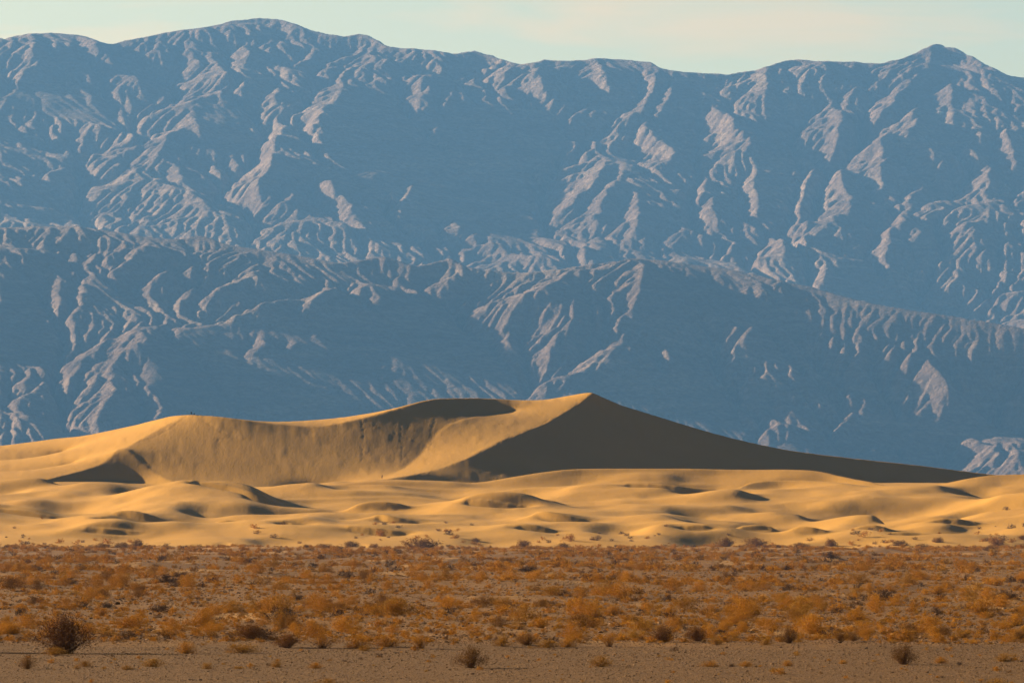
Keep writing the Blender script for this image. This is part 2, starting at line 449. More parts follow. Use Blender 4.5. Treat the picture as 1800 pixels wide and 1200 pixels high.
# Sunlit faces, traced on the photograph: (how steeply the face turns to the sun, outline)
LIT_FAR = [
(-.09,(0,145),(100,152),(200,178),(230,220),(150,218),(0,192)),(-.09,(560,240),(620,150),(700,190),(880,180),(1000,230),(1000,270),(940,330),(940,440),(700,380),(600,340)),(-.09,(340,190),(440,190),(455,215),(440,290),(400,310),(350,230)),(-.07,(1340,180),(1400,200),(1380,270),(1340,260)),(-.07,(1480,280),(1480,300),(1440,300)),(-.09,(1460,480),(1600,470),(1600,540),(1450,520)),
(.5,(0,70),(30,62),(60,60),(62,75),(55,95),(75,110),(60,125),(30,135),(10,130),(0,110)),(.4,(85,62),(100,75),(100,95),(92,100),(85,85)),
(.4,(130,65),(165,75),(175,95),(195,110),(205,120),(190,130),(165,115),(150,100),(145,80)),(.4,(60,137),(100,125),(150,130),(230,140),(245,150),(190,160),(140,150)),
(.4,(140,148),(200,145),(250,158),(240,168),(200,172),(165,160)),(.4,(225,100),(260,90),(300,95),(330,85),(350,110),(320,130),(290,135),(260,110)),
(.6,(300,130),(340,110),(380,118),(400,128),(400,138),(370,150),(320,155),(290,153)),(.5,(400,85),(425,82),(440,100),(430,120),(405,133),(403,115)),
(.4,(440,120),(480,105),(540,92),(555,100),(510,115),(500,135),(470,130),(450,125)),(.5,(540,130),(600,95),(630,92),(690,118),(640,125),(580,132)),
(.3,(200,78),(300,58),(370,50),(330,70),(250,85)),(.35,(240,200),(265,180),(300,165),(350,160),(400,150),(430,145),(420,165),(380,165),(340,180),(300,195),(280,215),(235,225)),
(.35,(450,170),(490,150),(480,190),(460,215),(455,200)),(.7,(250,260),(252,235),(290,220),(325,207),(350,225),(330,230),(300,238),(275,262)),(.7,(330,215),(350,230),(345,240),(330,235)),
(.45,(0,200),(60,207),(130,220),(190,233),(240,240),(250,255),(235,275),(200,285),(150,265),(130,265),(125,250),(70,225),(20,215)),(.5,(140,290),(170,265),(200,245),(215,250),(200,275),(195,292),(170,285)),
(.4,(60,225),(80,235),(125,262),(120,268),(90,255)),(.55,(220,292),(250,268),(270,275),(300,290),(325,317),(305,320),(290,300),(255,300)),
(.85,(390,350),(410,330),(440,295),(460,270),(462,245),(475,225),(490,210),(498,220),(490,245),(470,270),(480,290),(470,310),(470,320),(450,335),(457,360),(430,365),(390,355)),
(.7,(495,320),(510,330),(512,350),(500,372),(495,350)),(.8,(545,330),(560,325),(590,350),(620,375),(600,382),(570,370),(555,350)),(.5,(360,295),(380,290),(370,310)),(.6,(395,285),(415,285),(425,300),(415,310),(395,300)),
(.8,(522,225),(535,205),(560,195),(550,220),(548,250),(540,245),(530,230)),(.35,(540,170),(560,150),(600,130),(600,160),(580,195),(545,200),(535,220),(525,210)),
(.45,(140,350),(150,300),(170,293),(230,300),(260,320),(300,330),(330,340),(370,370),(400,378),(390,398),(150,398),(130,370)),(.4,(60,315),(100,300),(130,300),(90,315)),(.3,(0,310),(40,312),(30,330),(0,330)),
(.45,(400,375),(480,375),(560,385),(620,388),(640,398),(560,404),(470,404)),(.35,(650,92),(700,90),(780,95),(800,92),(780,118),(730,110),(700,112),(680,100)),(.8,(720,117),(745,112),(775,118),(775,130),(740,128)),
(.5,(785,138),(800,125),(815,145)),(.5,(800,95),(840,90),(910,110),(940,115),(955,130),(950,150),(975,190),(960,182),(905,162),(850,143),(800,118),(790,105)),
(.5,(698,140),(725,130),(742,145),(738,178),(700,172)),(.5,(722,180),(738,185),(730,200),(720,200)),(.4,(770,170),(785,168),(780,195),(770,190)),(.4,(747,235),(755,220),(765,225),(755,240)),(.4,(780,245),(790,255),(788,268),(780,262)),
(.6,(1018,240),(1050,225),(1055,232),(1035,255),(1018,250)),(.6,(1050,222),(1110,205),(1115,215),(1085,225),(1055,230)),(.85,(1105,280),(1108,250),(1120,220),(1140,250),(1180,270),(1175,285),(1140,283),(1110,282)),
(.6,(1060,265),(1070,250),(1072,265),(1060,272)),(.5,(1020,110),(1045,108),(1070,140),(1070,172),(1045,165),(1030,140)),(.6,(1120,120),(1150,135),(1155,150),(1140,180),(1120,195),(1108,197),(1125,165),(1130,145)),
(.7,(1155,180),(1170,150),(1185,145),(1175,170),(1165,190)),(.6,(985,275),(1000,282),(1040,285),(1065,290),(1050,320),(1040,340),(1010,355),(985,380),(965,385),(950,345),(960,320),(975,300)),
(.6,(1060,330),(1090,295),(1098,290),(1090,320),(1070,350),(1050,370),(1040,385),(1025,398),(1030,370)),(.6,(1100,340),(1120,340),(1118,400),(1095,400),(1090,370)),(.45,(680,380),(700,350),(725,318),(720,335),(700,365),(688,385)),
(.35,(675,340),(683,345),(685,370),(678,365)),(.3,(660,350),(668,365),(665,385)),(.4,(935,310),(945,290),(945,315),(935,318)),(.6,(965,410),(985,390),(1010,385),(1080,400),(1110,400),(1105,415),(1080,410),(1060,412),(1020,410),(1000,412)),
(.45,(780,378),(800,400),(800,415),(770,412)),(.5,(790,420),(850,428),(900,448),(960,460),(980,468),(920,470),(850,455),(800,440)),(.5,(1005,445),(1025,435),(1020,465)),
(.5,(1230,160),(1290,135),(1340,122),(1330,145),(1300,150),(1265,160)),(.4,(1283,190),(1300,165),(1345,135),(1348,150),(1345,190),(1330,190),(1315,195)),(.45,(1380,125),(1400,108),(1450,108),(1460,120),(1440,148),(1420,140),(1400,150),(1385,135)),
(.7,(1215,275),(1230,230),(1240,200),(1280,210),(1290,235),(1320,250),(1335,270),(1300,280),(1260,285),(1240,280)),(.65,(1391,262),(1395,240),(1420,205),(1455,190),(1478,195),(1475,225),(1465,262),(1460,290),(1440,280),(1410,270)),
(.8,(1480,172),(1500,155),(1497,168),(1485,178)),(.6,(1520,210),(1525,190),(1550,170),(1595,140),(1615,125),(1600,150),(1575,165),(1570,185),(1545,215),(1525,230)),(.4,(1520,125),(1560,115),(1600,100),(1635,82),(1635,120),(1600,125),(1560,145),(1540,140)),
(.65,(1645,165),(1660,140),(1672,145),(1670,200),(1675,218),(1665,210),(1660,180),(1650,190)),(.75,(1457,300),(1500,270),(1560,230),(1600,205),(1625,215),(1610,230),(1580,240),(1545,258),(1550,275),(1545,290),(1550,330),(1520,320),(1490,310),(1460,305)),
(.5,(1560,240),(1600,232),(1620,240),(1640,265),(1640,270),(1600,270),(1580,265)),(.6,(1625,290),(1645,285),(1665,320),(1640,315)),(.7,(1706,222),(1722,240),(1720,255),(1706,238)),(.75,(1750,235),(1765,225),(1772,255),(1787,290),(1765,285),(1755,255)),
(.5,(1675,245),(1700,260),(1750,300),(1735,300),(1700,285),(1680,265)),(.7,(1583,350),(1600,320),(1620,307),(1615,325),(1595,355),(1590,365)),(.7,(1608,372),(1650,355),(1700,325),(1735,305),(1745,325),(1735,350),(1760,330),(1800,310),(1830,300),(1830,350),(1740,352),(1690,365),(1640,372)),
(.6,(1670,330),(1690,318),(1690,335),(1675,335)),(.5,(1380,310),(1400,297),(1390,315)),(.6,(1385,400),(1400,330),(1425,290),(1430,300),(1415,325),(1408,350),(1400,370),(1400,400)),(.55,(1440,345),(1455,310),(1480,315),(1480,335),(1490,345),(1500,380),(1450,398),(1430,398)),
(.5,(1515,335),(1535,330),(1600,365),(1575,362),(1545,355)),(.6,(1215,330),(1235,310),(1235,340),(1215,355)),(.6,(1222,385),(1245,350),(1262,395),(1225,398)),(.6,(1300,330),(1315,290),(1328,300),(1320,330),(1330,345),(1330,390),(1310,385),(1310,345)),
(.5,(1520,380),(1580,380),(1580,398),(1525,398)),(.7,(1310,460),(1340,430),(1360,420),(1385,450),(1350,455),(1320,465)),(.75,(1420,500),(1435,470),(1455,478),(1445,505)),(.6,(1370,415),(1400,400),(1420,400),(1405,430),(1380,425)),
(.6,(1540,400),(1565,400),(1550,440),(1560,465),(1535,465),(1540,430)),(.6,(1580,425),(1600,405),(1620,412),(1600,425)),(.65,(1605,540),(1620,500),(1650,482),(1690,485),(1740,493),(1850,498),(1850,570),(1760,570),(1700,562),(1680,550),(1640,548)),
(.5,(1230,450),(1270,425),(1290,430),(1270,455)),(.5,(1640,400),(1690,395),(1700,430),(1740,450),(1720,452),(1680,430)),(.5,(1450,420),(1470,410),(1490,435),(1475,435)),
]
LIT_NEAR = [
(-.03,(1140,470),(1200,472),(1300,488),(1400,512),(1500,535),(1600,556),(1800,592),(1850,600),(1850,625),(1700,620),(1560,590),(1440,590),(1380,600),(1250,580),(1150,600),(1110,560)),
(-.12,(270,600),(450,560),(600,560),(740,520),(850,600),(930,680),(960,850),(300,850),(260,700)),(-.09,(0,490),(70,495),(110,590),(60,640),(0,650)),(-.12,(960,680),(1080,640),(1250,660),(1300,760),(1560,730),(1700,740),(1740,790),(1600,840),(1000,840)),
(.5,(0,405),(60,402),(130,400),(170,402),(130,415),(80,425),(60,435),(30,425),(0,420)),(.6,(95,480),(120,465),(170,440),(230,425),(265,428),(240,445),(210,475),(180,483),(140,480)),(.4,(0,440),(50,445),(60,462),(0,466)),
(.45,(60,430),(140,428),(200,420),(220,422),(140,445),(100,450)),(.5,(230,510),(250,475),(300,462),(330,470),(375,492),(370,500),(300,475),(270,485),(262,500),(258,520)),(.6,(298,530),(322,503),(315,530),(310,546)),
(.6,(333,552),(360,520),(380,490),(440,480),(450,490),(470,503),(400,502),(370,525)),(.6,(352,560),(380,548),(470,535),(560,510),(590,508),(560,525),(545,545),(525,552),(540,530),(470,545),(420,565),(390,575),(370,565)),
(.65,(72,505),(80,500),(95,535),(110,560),(125,580),(118,583),(100,560),(82,535)),(.5,(128,505),(145,500),(140,530),(125,555),(130,580),(122,560),(130,535)),(.5,(95,655),(110,630),(130,620),(150,600),(190,580),(195,590),(175,615),(140,640),(110,660)),
(.5,(182,660),(185,620),(210,580),(250,563),(240,580),(230,590),(260,605),(215,620),(195,650)),(.35,(100,640),(105,620),(130,595),(125,615)),(.5,(0,705),(75,672),(130,662),(110,690),(75,680),(20,715)),
(.6,(100,750),(115,700),(140,680),(190,672),(200,690),(180,720),(170,760),(140,755)),(.4,(0,730),(40,730),(80,780),(0,780)),(.5,(205,680),(230,690),(225,700)),(.6,(240,710),(275,705),(280,740),(255,740)),
(.35,(10,690),(15,645),(45,675),(30,690)),(.35,(35,655),(50,640),(50,675)),(.4,(55,650),(75,635),(65,655)),(.45,(430,620),(450,590),(465,605),(460,618)),(.7,(493,612),(505,605),(530,608),(500,615)),
(.5,(600,505),(620,500),(655,503),(640,510),(625,523)),(.5,(645,510),(653,508),(652,540),(647,535)),(.5,(640,458),(670,452),(680,462)),(.6,(765,468),(798,453),(790,465)),
(.6,(730,512),(760,490),(790,470),(830,472),(860,475),(850,485),(800,500),(780,520),(755,520)),(.6,(786,545),(800,525),(850,490),(900,485),(960,482),(990,485),(960,510),(930,540),(900,550),(870,580),(890,605),(880,610),(850,585),(840,570),(820,562)),
(.4,(910,480),(980,475),(1060,465),(1100,458),(1110,462),(1070,490),(1040,510),(1020,505),(1000,490)),(.6,(1062,530),(1075,500),(1095,475),(1130,465),(1128,500),(1120,530),(1105,546),(1085,535)),
(.6,(912,590),(925,565),(940,548),(970,555),(990,565),(1050,567),(1000,572),(975,590),(965,610),(960,640),(955,655),(945,645),(925,630),(915,610)),(.45,(925,700),(930,680),(960,655),(1000,650),(1020,625),(1045,600),(1055,615),(1125,625),(1060,628),(1030,650),(1000,670),(960,680)),
(.9,(1148,630),(1165,615),(1175,630),(1180,642),(1165,640)),(1.0,(1255,640),(1262,610),(1280,595),(1310,588),(1345,592),(1320,598),(1300,610),(1280,625)),(.5,(1330,645),(1340,640),(1400,655),(1395,668),(1350,655)),
(1.0,(1400,628),(1415,640),(1420,655),(1405,662),(1410,645)),(1.0,(1435,625),(1445,617),(1480,620),(1500,640),(1520,665),(1545,690),(1530,690),(1490,670),(1460,670),(1445,655)),(.85,(1530,650),(1535,620),(1560,620),(1570,640),(1600,620),(1600,640),(1560,690),(1550,670)),
(1.1,(1548,695),(1580,670),(1615,648),(1640,650),(1660,670),(1675,703),(1640,708),(1590,712)),(.9,(1650,655),(1680,645),(1690,655),(1685,670),(1665,665)),(1.1,(1720,702),(1750,685),(1800,658),(1850,640),(1850,800),(1785,760),(1755,740),(1735,720)),
(.7,(1290,685),(1310,672),(1360,668),(1400,675),(1380,680),(1320,685),(1310,700),(1300,700)),(.5,(1350,720),(1365,712),(1375,735),(1400,725),(1375,742)),(.35,(1400,728),(1470,725),(1500,730),(1440,735)),(.45,(1430,765),(1470,745),(1500,728),(1490,745),(1450,765)),
(.35,(1330,768),(1350,755),(1400,750),(1420,757),(1380,770),(1360,775)),(1.0,(1658,805),(1680,792),(1700,793),(1740,800),(1790,812),(1790,835),(1665,835)),(.5,(1752,805),(1780,785),(1850,795),(1850,815)),(.4,(1500,795),(1540,787),(1600,785),(1590,792),(1530,798)),
]

far = range_sheet(-300, 2100, 2.8, 16700, 24000, 13.5, Yf_far, LIT_FAR, SKY1, 11, 0.05, 8, 1.0, 1.1, 0.11, 0.07)

def Yf_near(py): return np.interp(py, [-40, 395, 450, 560, 700, 830, 900, 960], [17750, 15890, 15610, 15000, 14230, 13560, 13050, 12300])
SKY2 = [(-700, 395, 15800), (-300, 405, 15800), (0, 400, 15800), (60, 398, 15800), (130, 398, 15800), (190, 405, 15700), (250, 416, 15600), (310, 421, 15500), (340, 416, 15500), (360, 415, 15500),
        (400, 430, 15500), (450, 438, 15500), (530, 450, 15400), (590, 462, 15300), (625, 459, 15200), (670, 451, 15200), (700, 458, 15200), (730, 468, 15250), (760, 462, 15400), (795, 455, 15450),
        (830, 472, 15500), (900, 479, 15500), (950, 478, 15500), (1000, 470, 15500), (1060, 462, 15500), (1110, 455, 15500), (1160, 457, 15500), (1200, 463, 15500), (1290, 475, 15400),
        (1340, 485, 15300), (1400, 500, 15200), (1430, 505, 15100), (1480, 520, 15000), (1540, 535, 14900), (1600, 545, 14800), (1700, 560, 14700), (1760, 570, 14600), (1800, 578, 14500), (1950, 600, 14300), (2500, 620, 14000)]
near = range_sheet(-300, 2100, 2.8, 12600, 16600, 11.0, Yf_near, LIT_NEAR, SKY2, 5, 0.05, 8, 0.8, 1.15, 0.12, 0.11)
for nm, S, mt in (('far_mountains', far, rock_far), ('foothills', near, rock_near)):
    u0, du, Y0, dY, h = S
    nY, nu = h.shape
    u = u0 + np.arange(nu) * du
    keep = ((u > -30) & (u < 1830)) | (np.arange(nu) % 6 == 0); keep[0] = keep[-1] = True
    u = u[keep]; hh = h[:, keep].copy()
    hh[0] = -3.0
    Yv = (Y0 + np.arange(nY) * dY)[:, None] + 0 * hh
    grid_mesh(nm, (u[None] - 900.0) * Yv / FPX, Yv, hh, mt)
# ------------------------------------------------------------------ the dunes
sand = sand_material()
DU, DYD = 2.2, 1.5
U0, U1, DY0, DY1 = -500.0, 2300.0, 1740.0, 2800.0
nU = int((U1 - U0) / DU) + 1; nD = int((DY1 - DY0) / DYD) + 1
def dune_base(Y): return np.interp(Y, [1700, 1800, 1850, 1900, 2020, 2150, 2250, 2350, 2450, 2800], [-1.6, 0.05, 2.2, 5.1, 10.8, 17.2, 22.8, 28.3, 29.0, 24.0])
def on_base(py, dz):
    Y = np.linspace(1780, 2480, 1401)[None]
    g = dune_base(Y) + dz - zof(np.atleast_1d(py)[:, None], Y)
    s = np.argmax(g > 0, 1)
    return Y[0][s]
P_i, P_j, P_z = [], [], []
def pin3(p):
    p = np.asarray(p, float)
    P_i.append((p[:, 1] - DY0) / DYD); P_j.append((p[:, 0] - U0) / DU); P_z.append(p[:, 2] - dune_base(p[:, 1]))
def line(*pts, n=10):                    # (px, py, Y) on the surface
    p = dense(smoothline(pts, n), 1.0)
    pin3(np.stack([p[:, 0], p[:, 2], zof(p[:, 1], p[:, 2])], 1)); return p
def crest(*pts, back=22, drop=2.0):      # a crest with the hidden trough behind it
    p = line(*pts)
    q = p.copy(); q[:, 2] += back
    pin3(np.stack([q[:, 0], q[:, 2], zof(p[:, 1], p[:, 2]) - drop], 1))
def slip(cr, toe, sl=0.6, dz=-0.8, along=0.15):
    """A small dune: crest above, toe of its steep lee face below (same number of points)."""
    cr = smoothline(cr); toe = smoothline(toe)
    cr[:, 1] -= 2.0; toe[:, 1] += 2.0
    Ym_ = on_base(np.array([toe[:, 1].mean()]), 0.0)[0]      # the face lies across the view; the ground falls away with it
    Yt = Ym_ + along * (on_base(toe[:, 1], 0.0) - Ym_)
    zt = zof(toe[:, 1], Yt)
    A = (YH - cr[:, 1]) / FPX                               # H + A Y = zt + sl (Y - Yt)
    Yc = (sl * Yt - zt + H) / (sl - A)
    a = dense(np.stack([cr[:, 0], cr[:, 1], Yc], 1), 1.0); b = dense(np.stack([toe[:, 0], toe[:, 1], Yt], 1), 1.0)
    pin3(np.stack([a[:, 0], a[:, 2], zof(a[:, 1], a[:, 2])], 1)); pin3(np.stack([b[:, 0], b[:, 2], zof(b[:, 1], b[:, 2])], 1))
# the great dune: skyline crest
line((-500, 826, 2540), (-200, 800, 2575), (0, 783, 2600), (40, 778, 2602), (100, 770, 2602), (150, 765, 2596), (200, 755, 2585), (240, 746, 2570), (270, 738, 2557), (300, 731, 2542), (320, 729, 2534))
line((320, 729, 2534), (345, 729, 2528), (400, 734, 2520), (450, 741, 2517), (500, 746, 2517), (530, 748, 2518), (560, 748, 2520), (590, 744, 2524), (640, 733, 2535), (680, 722, 2548), (720, 710, 2564), (750, 702, 2577),
     (780, 699, 2588), (850, 699, 2605), (900, 702, 2614), (935, 703, 2619), (960, 702, 2621), (1000, 695, 2618), (1030, 689.5, 2610), (1042, 689, 2606))
line((1042, 689, 2606), (1070, 702, 2606), (1100, 714, 2607), (1150, 729, 2609), (1200, 745, 2611), (1250, 760, 2614), (1300, 773, 2617), (1350, 784, 2620), (1400, 793, 2624), (1500, 805, 2632), (1600, 816, 2640), (1740, 833, 2652), (1900, 850, 2660), (2300, 880, 2660))
# ridge that comes down from the left summit to the hooked hump
line((322, 729, 2533), (310, 738, 2525), (290, 748, 2515), (265, 762, 2500), (245, 773, 2487), (225, 785, 2473), (207, 789, 2465))
line((207, 789, 2465), (198, 799, 2455), (188, 808, 2448), (170, 818, 2440), (140, 828, 2428), (100, 838, 2412), (70, 845, 2400), (40, 849, 2392))
line((207, 789, 2465), (222, 789, 2463), (236, 799, 2456), (252, 813, 2447), (275, 830, 2434), (318, 851, 2408))
line((45, 853, 2390), (100, 847, 2404), (150, 846, 2418), (190, 845, 2426), (215, 845, 2430), (245, 848, 2426), (280, 851, 2416), (310, 855, 2404))
line((-200, 822, 2520), (0, 810, 2530), (60, 806, 2534), (110, 798, 2548)); line((-100, 838, 2465), (0, 830, 2465), (60, 826, 2465), (130, 815, 2474))
# the bowl: foot, valley line, and the crescent edge of the right summit
line((330, 857, 2398), (400, 858, 2399), (480, 858, 2406), (540, 857, 2416), (600, 853, 2412), (625, 850, 2406), (650, 847, 2402))
line((895, 724, 2592), (850, 729, 2568), (820, 735, 2553), (785, 748, 2535), (758, 772, 2512), (741, 797, 2486), (712, 822, 2450), (680, 838, 2418), (650, 847, 2402))
line((1042, 689, 2606), (1010, 712, 2588), (960, 742, 2550), (920, 758, 2524), (880, 775, 2498), (850, 790, 2476), (820, 805, 2456), (790, 818, 2440), (760, 828, 2426), (720, 836, 2410), (685, 841, 2398))
line((690, 846, 2388), (760, 846, 2408), (850, 852, 2412), (940, 854, 2424), (1040, 856, 2456), (1120, 857, 2490), (1200, 858, 2515), (1400, 860, 2560), (1500, 862, 2580), (1600, 864, 2598), (1700, 866, 2615), (1800, 870, 2625))
# broad dunes in front of it
crest((-400, 858, 2345), (0, 849, 2350), (60, 851, 2350), (110, 853, 2350), (200, 851, 2352), (260, 850, 2354), (320, 850, 2352), (345, 851, 2348))
line((620, 851, 2372), (650, 844, 2388), (690, 842, 2394)); line((600, 857, 2345), (640, 850, 2366), (700, 849, 2370), (780, 850, 2362), (820, 850, 2352))
crest((820, 850, 2350), (860, 845, 2352), (900, 838, 2355), (950, 830, 2360), (1000, 823, 2364), (1040, 821, 2366), (1100, 820, 2366), (1200, 821, 2365), (1300, 823, 2362), (1400, 825, 2354), (1450, 828, 2346), (1480, 835, 2335), (1520, 846, 2320), (1562, 857, 2303), drop=3.5)
crest((1560, 858, 2290), (1620, 854, 2300), (1650, 852, 2305), (1680, 846, 2312), (1740, 836, 2320), (1800, 834, 2325), (1900, 836, 2325), (2200, 850, 2310), drop=3)
line((480, 860, 2330), (600, 858, 2330), (700, 857.5, 2328), (800, 859, 2322), (900, 860, 2320), (980, 862, 2318)); line((480, 876, 2250), (600, 874, 2255), (700, 872, 2262), (800, 876, 2250), (900, 882, 2225))
line((820, 866, 2296), (1000, 860, 2322), (1060, 848, 2335), (1250, 848, 2330))
# slip faces of the small dunes: (crest), (toe)
slip([(338, 853), (370, 853), (410, 861), (450, 872), (512, 891)], [(342, 858), (380, 866), (420, 878), (462, 893), (516, 893)])
slip([(-60, 893), (0, 897), (40, 900), (80, 908), (118, 917)], [(-60, 900), (0, 904), (50, 912), (95, 920), (120, 919)])
slip([(205, 896), (235, 897), (260, 902), (288, 910)], [(213, 903), (238, 911), (262, 914), (288, 912)])
slip([(178, 918), (200, 922), (218, 926)], [(182, 923), (200, 930), (218, 928)])
slip([(660, 903), (680, 907), (705, 913), (738, 922)], [(663, 911), (685, 922), (712, 926), (738, 924)])
slip([(610, 926), (645, 929), (680, 933), (722, 939)], [(612, 931), (648, 939), (690, 944), (722, 941)])
slip([(615, 885), (650, 879), (690, 882), (720, 890)], [(615, 890), (650, 893), (690, 895), (720, 893)])
slip([(815, 882), (850, 884), (890, 890), (930, 897)], [(818, 888), (850, 896), (890, 899), (930, 899)])
slip([(940, 879), (965, 880), (995, 888)], [(940, 884), (965, 890), (995, 890)])
slip([(940, 899), (965, 901), (1000, 909), (1040, 919)], [(942, 905), (968, 916), (1005, 923), (1040, 921)])
slip([(908, 926), (932, 923), (955, 927), (980, 934)], [(912, 932), (935, 936), (958, 938), (980, 936)])
slip([(1100, 852), (1150, 854), (1200, 857), (1250, 859), (1300, 867)], [(1100, 857), (1150, 864), (1200, 868), (1250, 868), (1300, 869)])
crest((1285, 856, 2280), (1310, 846, 2305), (1340, 841, 2312), (1400, 842, 2312), (1450, 846, 2305), (1500, 855, 2290), (1545, 862, 2275), back=18, drop=1.8)
slip([(1195, 927), (1225, 924), (1255, 930)], [(1195, 931), (1225, 934), (1255, 932)])
slip([(1295, 921), (1330, 915), (1365, 922)], [(1295, 925), (1330, 927), (1365, 925)])
slip([(1395, 924), (1425, 926), (1455, 933)], [(1395, 928), (1428, 937), (1455, 936)])
slip([(1505, 922), (1535, 920), (1565, 928)], [(1505, 926), (1538, 930), (1565, 930)])
slip([(1570, 936), (1600, 937), (1635, 940)], [(1570, 939), (1600, 943), (1635, 942)])
slip([(495, 922), (515, 925), (538, 932)], [(497, 927), (516, 935), (538, 934)])
slip([(380, 912), (405, 914), (430, 921)], [(382, 917), (405, 923), (430, 923)])
slip([(150, 930), (200, 933), (250, 937)], [(150, 935), (200, 939), (250, 939)])
slip([(1640, 915), (1680, 912), (1720, 918)], [(1640, 919), (1680, 921), (1720, 920)])
iy = np.concatenate(P_i); ix = np.concatenate(P_j); zz = np.concatenate(P_z)
ok = (iy >= 0) & (iy <= nD - 1) & (ix >= 0) & (ix <= nU - 1)
Yg = DY0 + np.arange(nD) * DYD
ug = U0 + np.arange(nU) * DU
screen = (np.where(Yg < 2330, 1 / 38.0 ** 2, np.interp(Yg, [2330, 2390], [1 / 38.0 ** 2, 0]))[:, None] + np.zeros((1, nU)))
screen = screen + np.where(Yg > 2670, 1 / 130.0 ** 2, 0)[:, None]
dxm = DU * 2350 / FPX
dev = solve_membrane((nD, nU), dxm, DYD, (iy[ok], ix[ok], zz[ok]), screen)
soft = blur(dev, 2.5, 2.5 * DYD / dxm); fine = blur(dev, 0.8, 1.2); crisp = blur(dev, 0.95, 1.4)
near_pin = np.zeros_like(dev); np.add.at(near_pin, (np.rint(iy[ok]).astype(int), np.rint(ix[ok]).astype(int)), 1)
near_pin = np.clip(blur(np.minimum(near_pin, 1), 3, 8) * 6, 0, 1)
low = np.interp(Yg, [2280, 2400], [1.0, 0.0])[:, None]
dev = (fine * (1 - low) + low * (soft * (1 - near_pin) + crisp * near_pin))
rng = np.random.default_rng(3)
n = np.zeros_like(dev)
jy, jx = np.mgrid[0:dev.shape[0], 0:dev.shape[1]].astype(float)
for wy_, wx_, a, lean in ((90, 64, 2.9, 6.5), (42, 32, 1.9, 4.5), (22, 16, 0.33, 0.0), (10, 6, 0.05, 0.0)):
    q = smooth_noise(dev.shape, (wy_ / DYD, wx_ / dxm), rng)
    for _ in range(2 if lean else 0):                       # the wind leans them: gentle to the left, steep to the right
        q2 = bilin(q, jy + 0 * q, jx - lean * q / dxm); 
    if lean: q = q2
    n += a * q
n *= 1 - 0.9 * np.exp(-((ug[None] - 1050) / 90) ** 2 - ((Yg[:, None] - 2010) / 70) ** 2)
lowmask = np.interp(Yg, [1790, 1880, 1980, 2300, 2380, 2500], [0.12, 0.5, 0.95, 0.95, 0.25, 0.06])[:, None]
dune_h = dune_base(Yg)[:, None] + dev + n * lowmask * (1 - 0.7 * near_pin)
# trampled, slumping skin on the steep upper faces
r2 = smooth_noise(dev.shape, (4 / DYD, 1.6 / dxm), rng) * 0.012 + smooth_noise(dev.shape, (14 / DYD, 3.2 / dxm), rng) * 0.04
dune_h += r2 * np.interp(Yg, [2380, 2460], [0.25, 1])[:, None]
# trails trodden up the faces and along the crests
trails = [[(786, 700), (772, 722), (758, 752), (757, 790)], [(835, 701), (815, 716), (800, 730)], [(1040, 692), (1000, 716), (960, 740), (915, 760), (868, 782), (800, 812)], [(870, 800), (830, 806), (780, 822), (735, 834)],
          [(346, 732), (372, 748), (400, 764), (432, 772)], [(325, 733), (300, 752), (270, 768), (236, 780)], [(635, 738), (637, 770), (634, 812)], [(704, 716), (704, 760), (706, 812)], [(1045, 692), (1066, 724), (1096, 762), (1122, 792)],
          [(655, 746), (690, 760), (735, 778), (756, 786)], [(330, 770), (370, 773), (398, 772)]]
pyall = YH - (dune_h - H) * FPX / Yg[:, None]
run = np.minimum.accumulate(np.vstack([np.full((1, nU), 1e9), pyall[:-1]]), 0)
vis = (pyall < run) & (Yg[:, None] > 2375)
dent = np.zeros_like(dune_h)
for tr in trails:
    t_ = smoothline(np.array(tr, float), 60)
    for px_, py_ in t_:
        j = int(round((px_ - U0) / DU)); c_ = np.where(vis[:, j], np.abs(pyall[:, j] - py_), 1e9); i = int(c_.argmin())
        if c_[i] < 4:
            if rng.random() < 0.45: dent[i, j + rng.integers(0, 2)] = rng.uniform(0.3, 1.0)
dune_h -= blur(dent, 0.5, 0.4) * 0.16
# the sheet dips under the flat at its near edge (wandering) and at the back
wander = smooth_noise((1, nU), (1, 40), rng)[0] * 20 + smooth_noise((1, nU), (1, 12), rng)[0] * 9
dune_h -= np.clip((1815 + wander[None] - Yg[:, None]) / 30, 0, 3)
dune_h = np.where(Yg[:, None] > 2720, dune_h - (Yg[:, None] - 2720) * 0.45, dune_h)
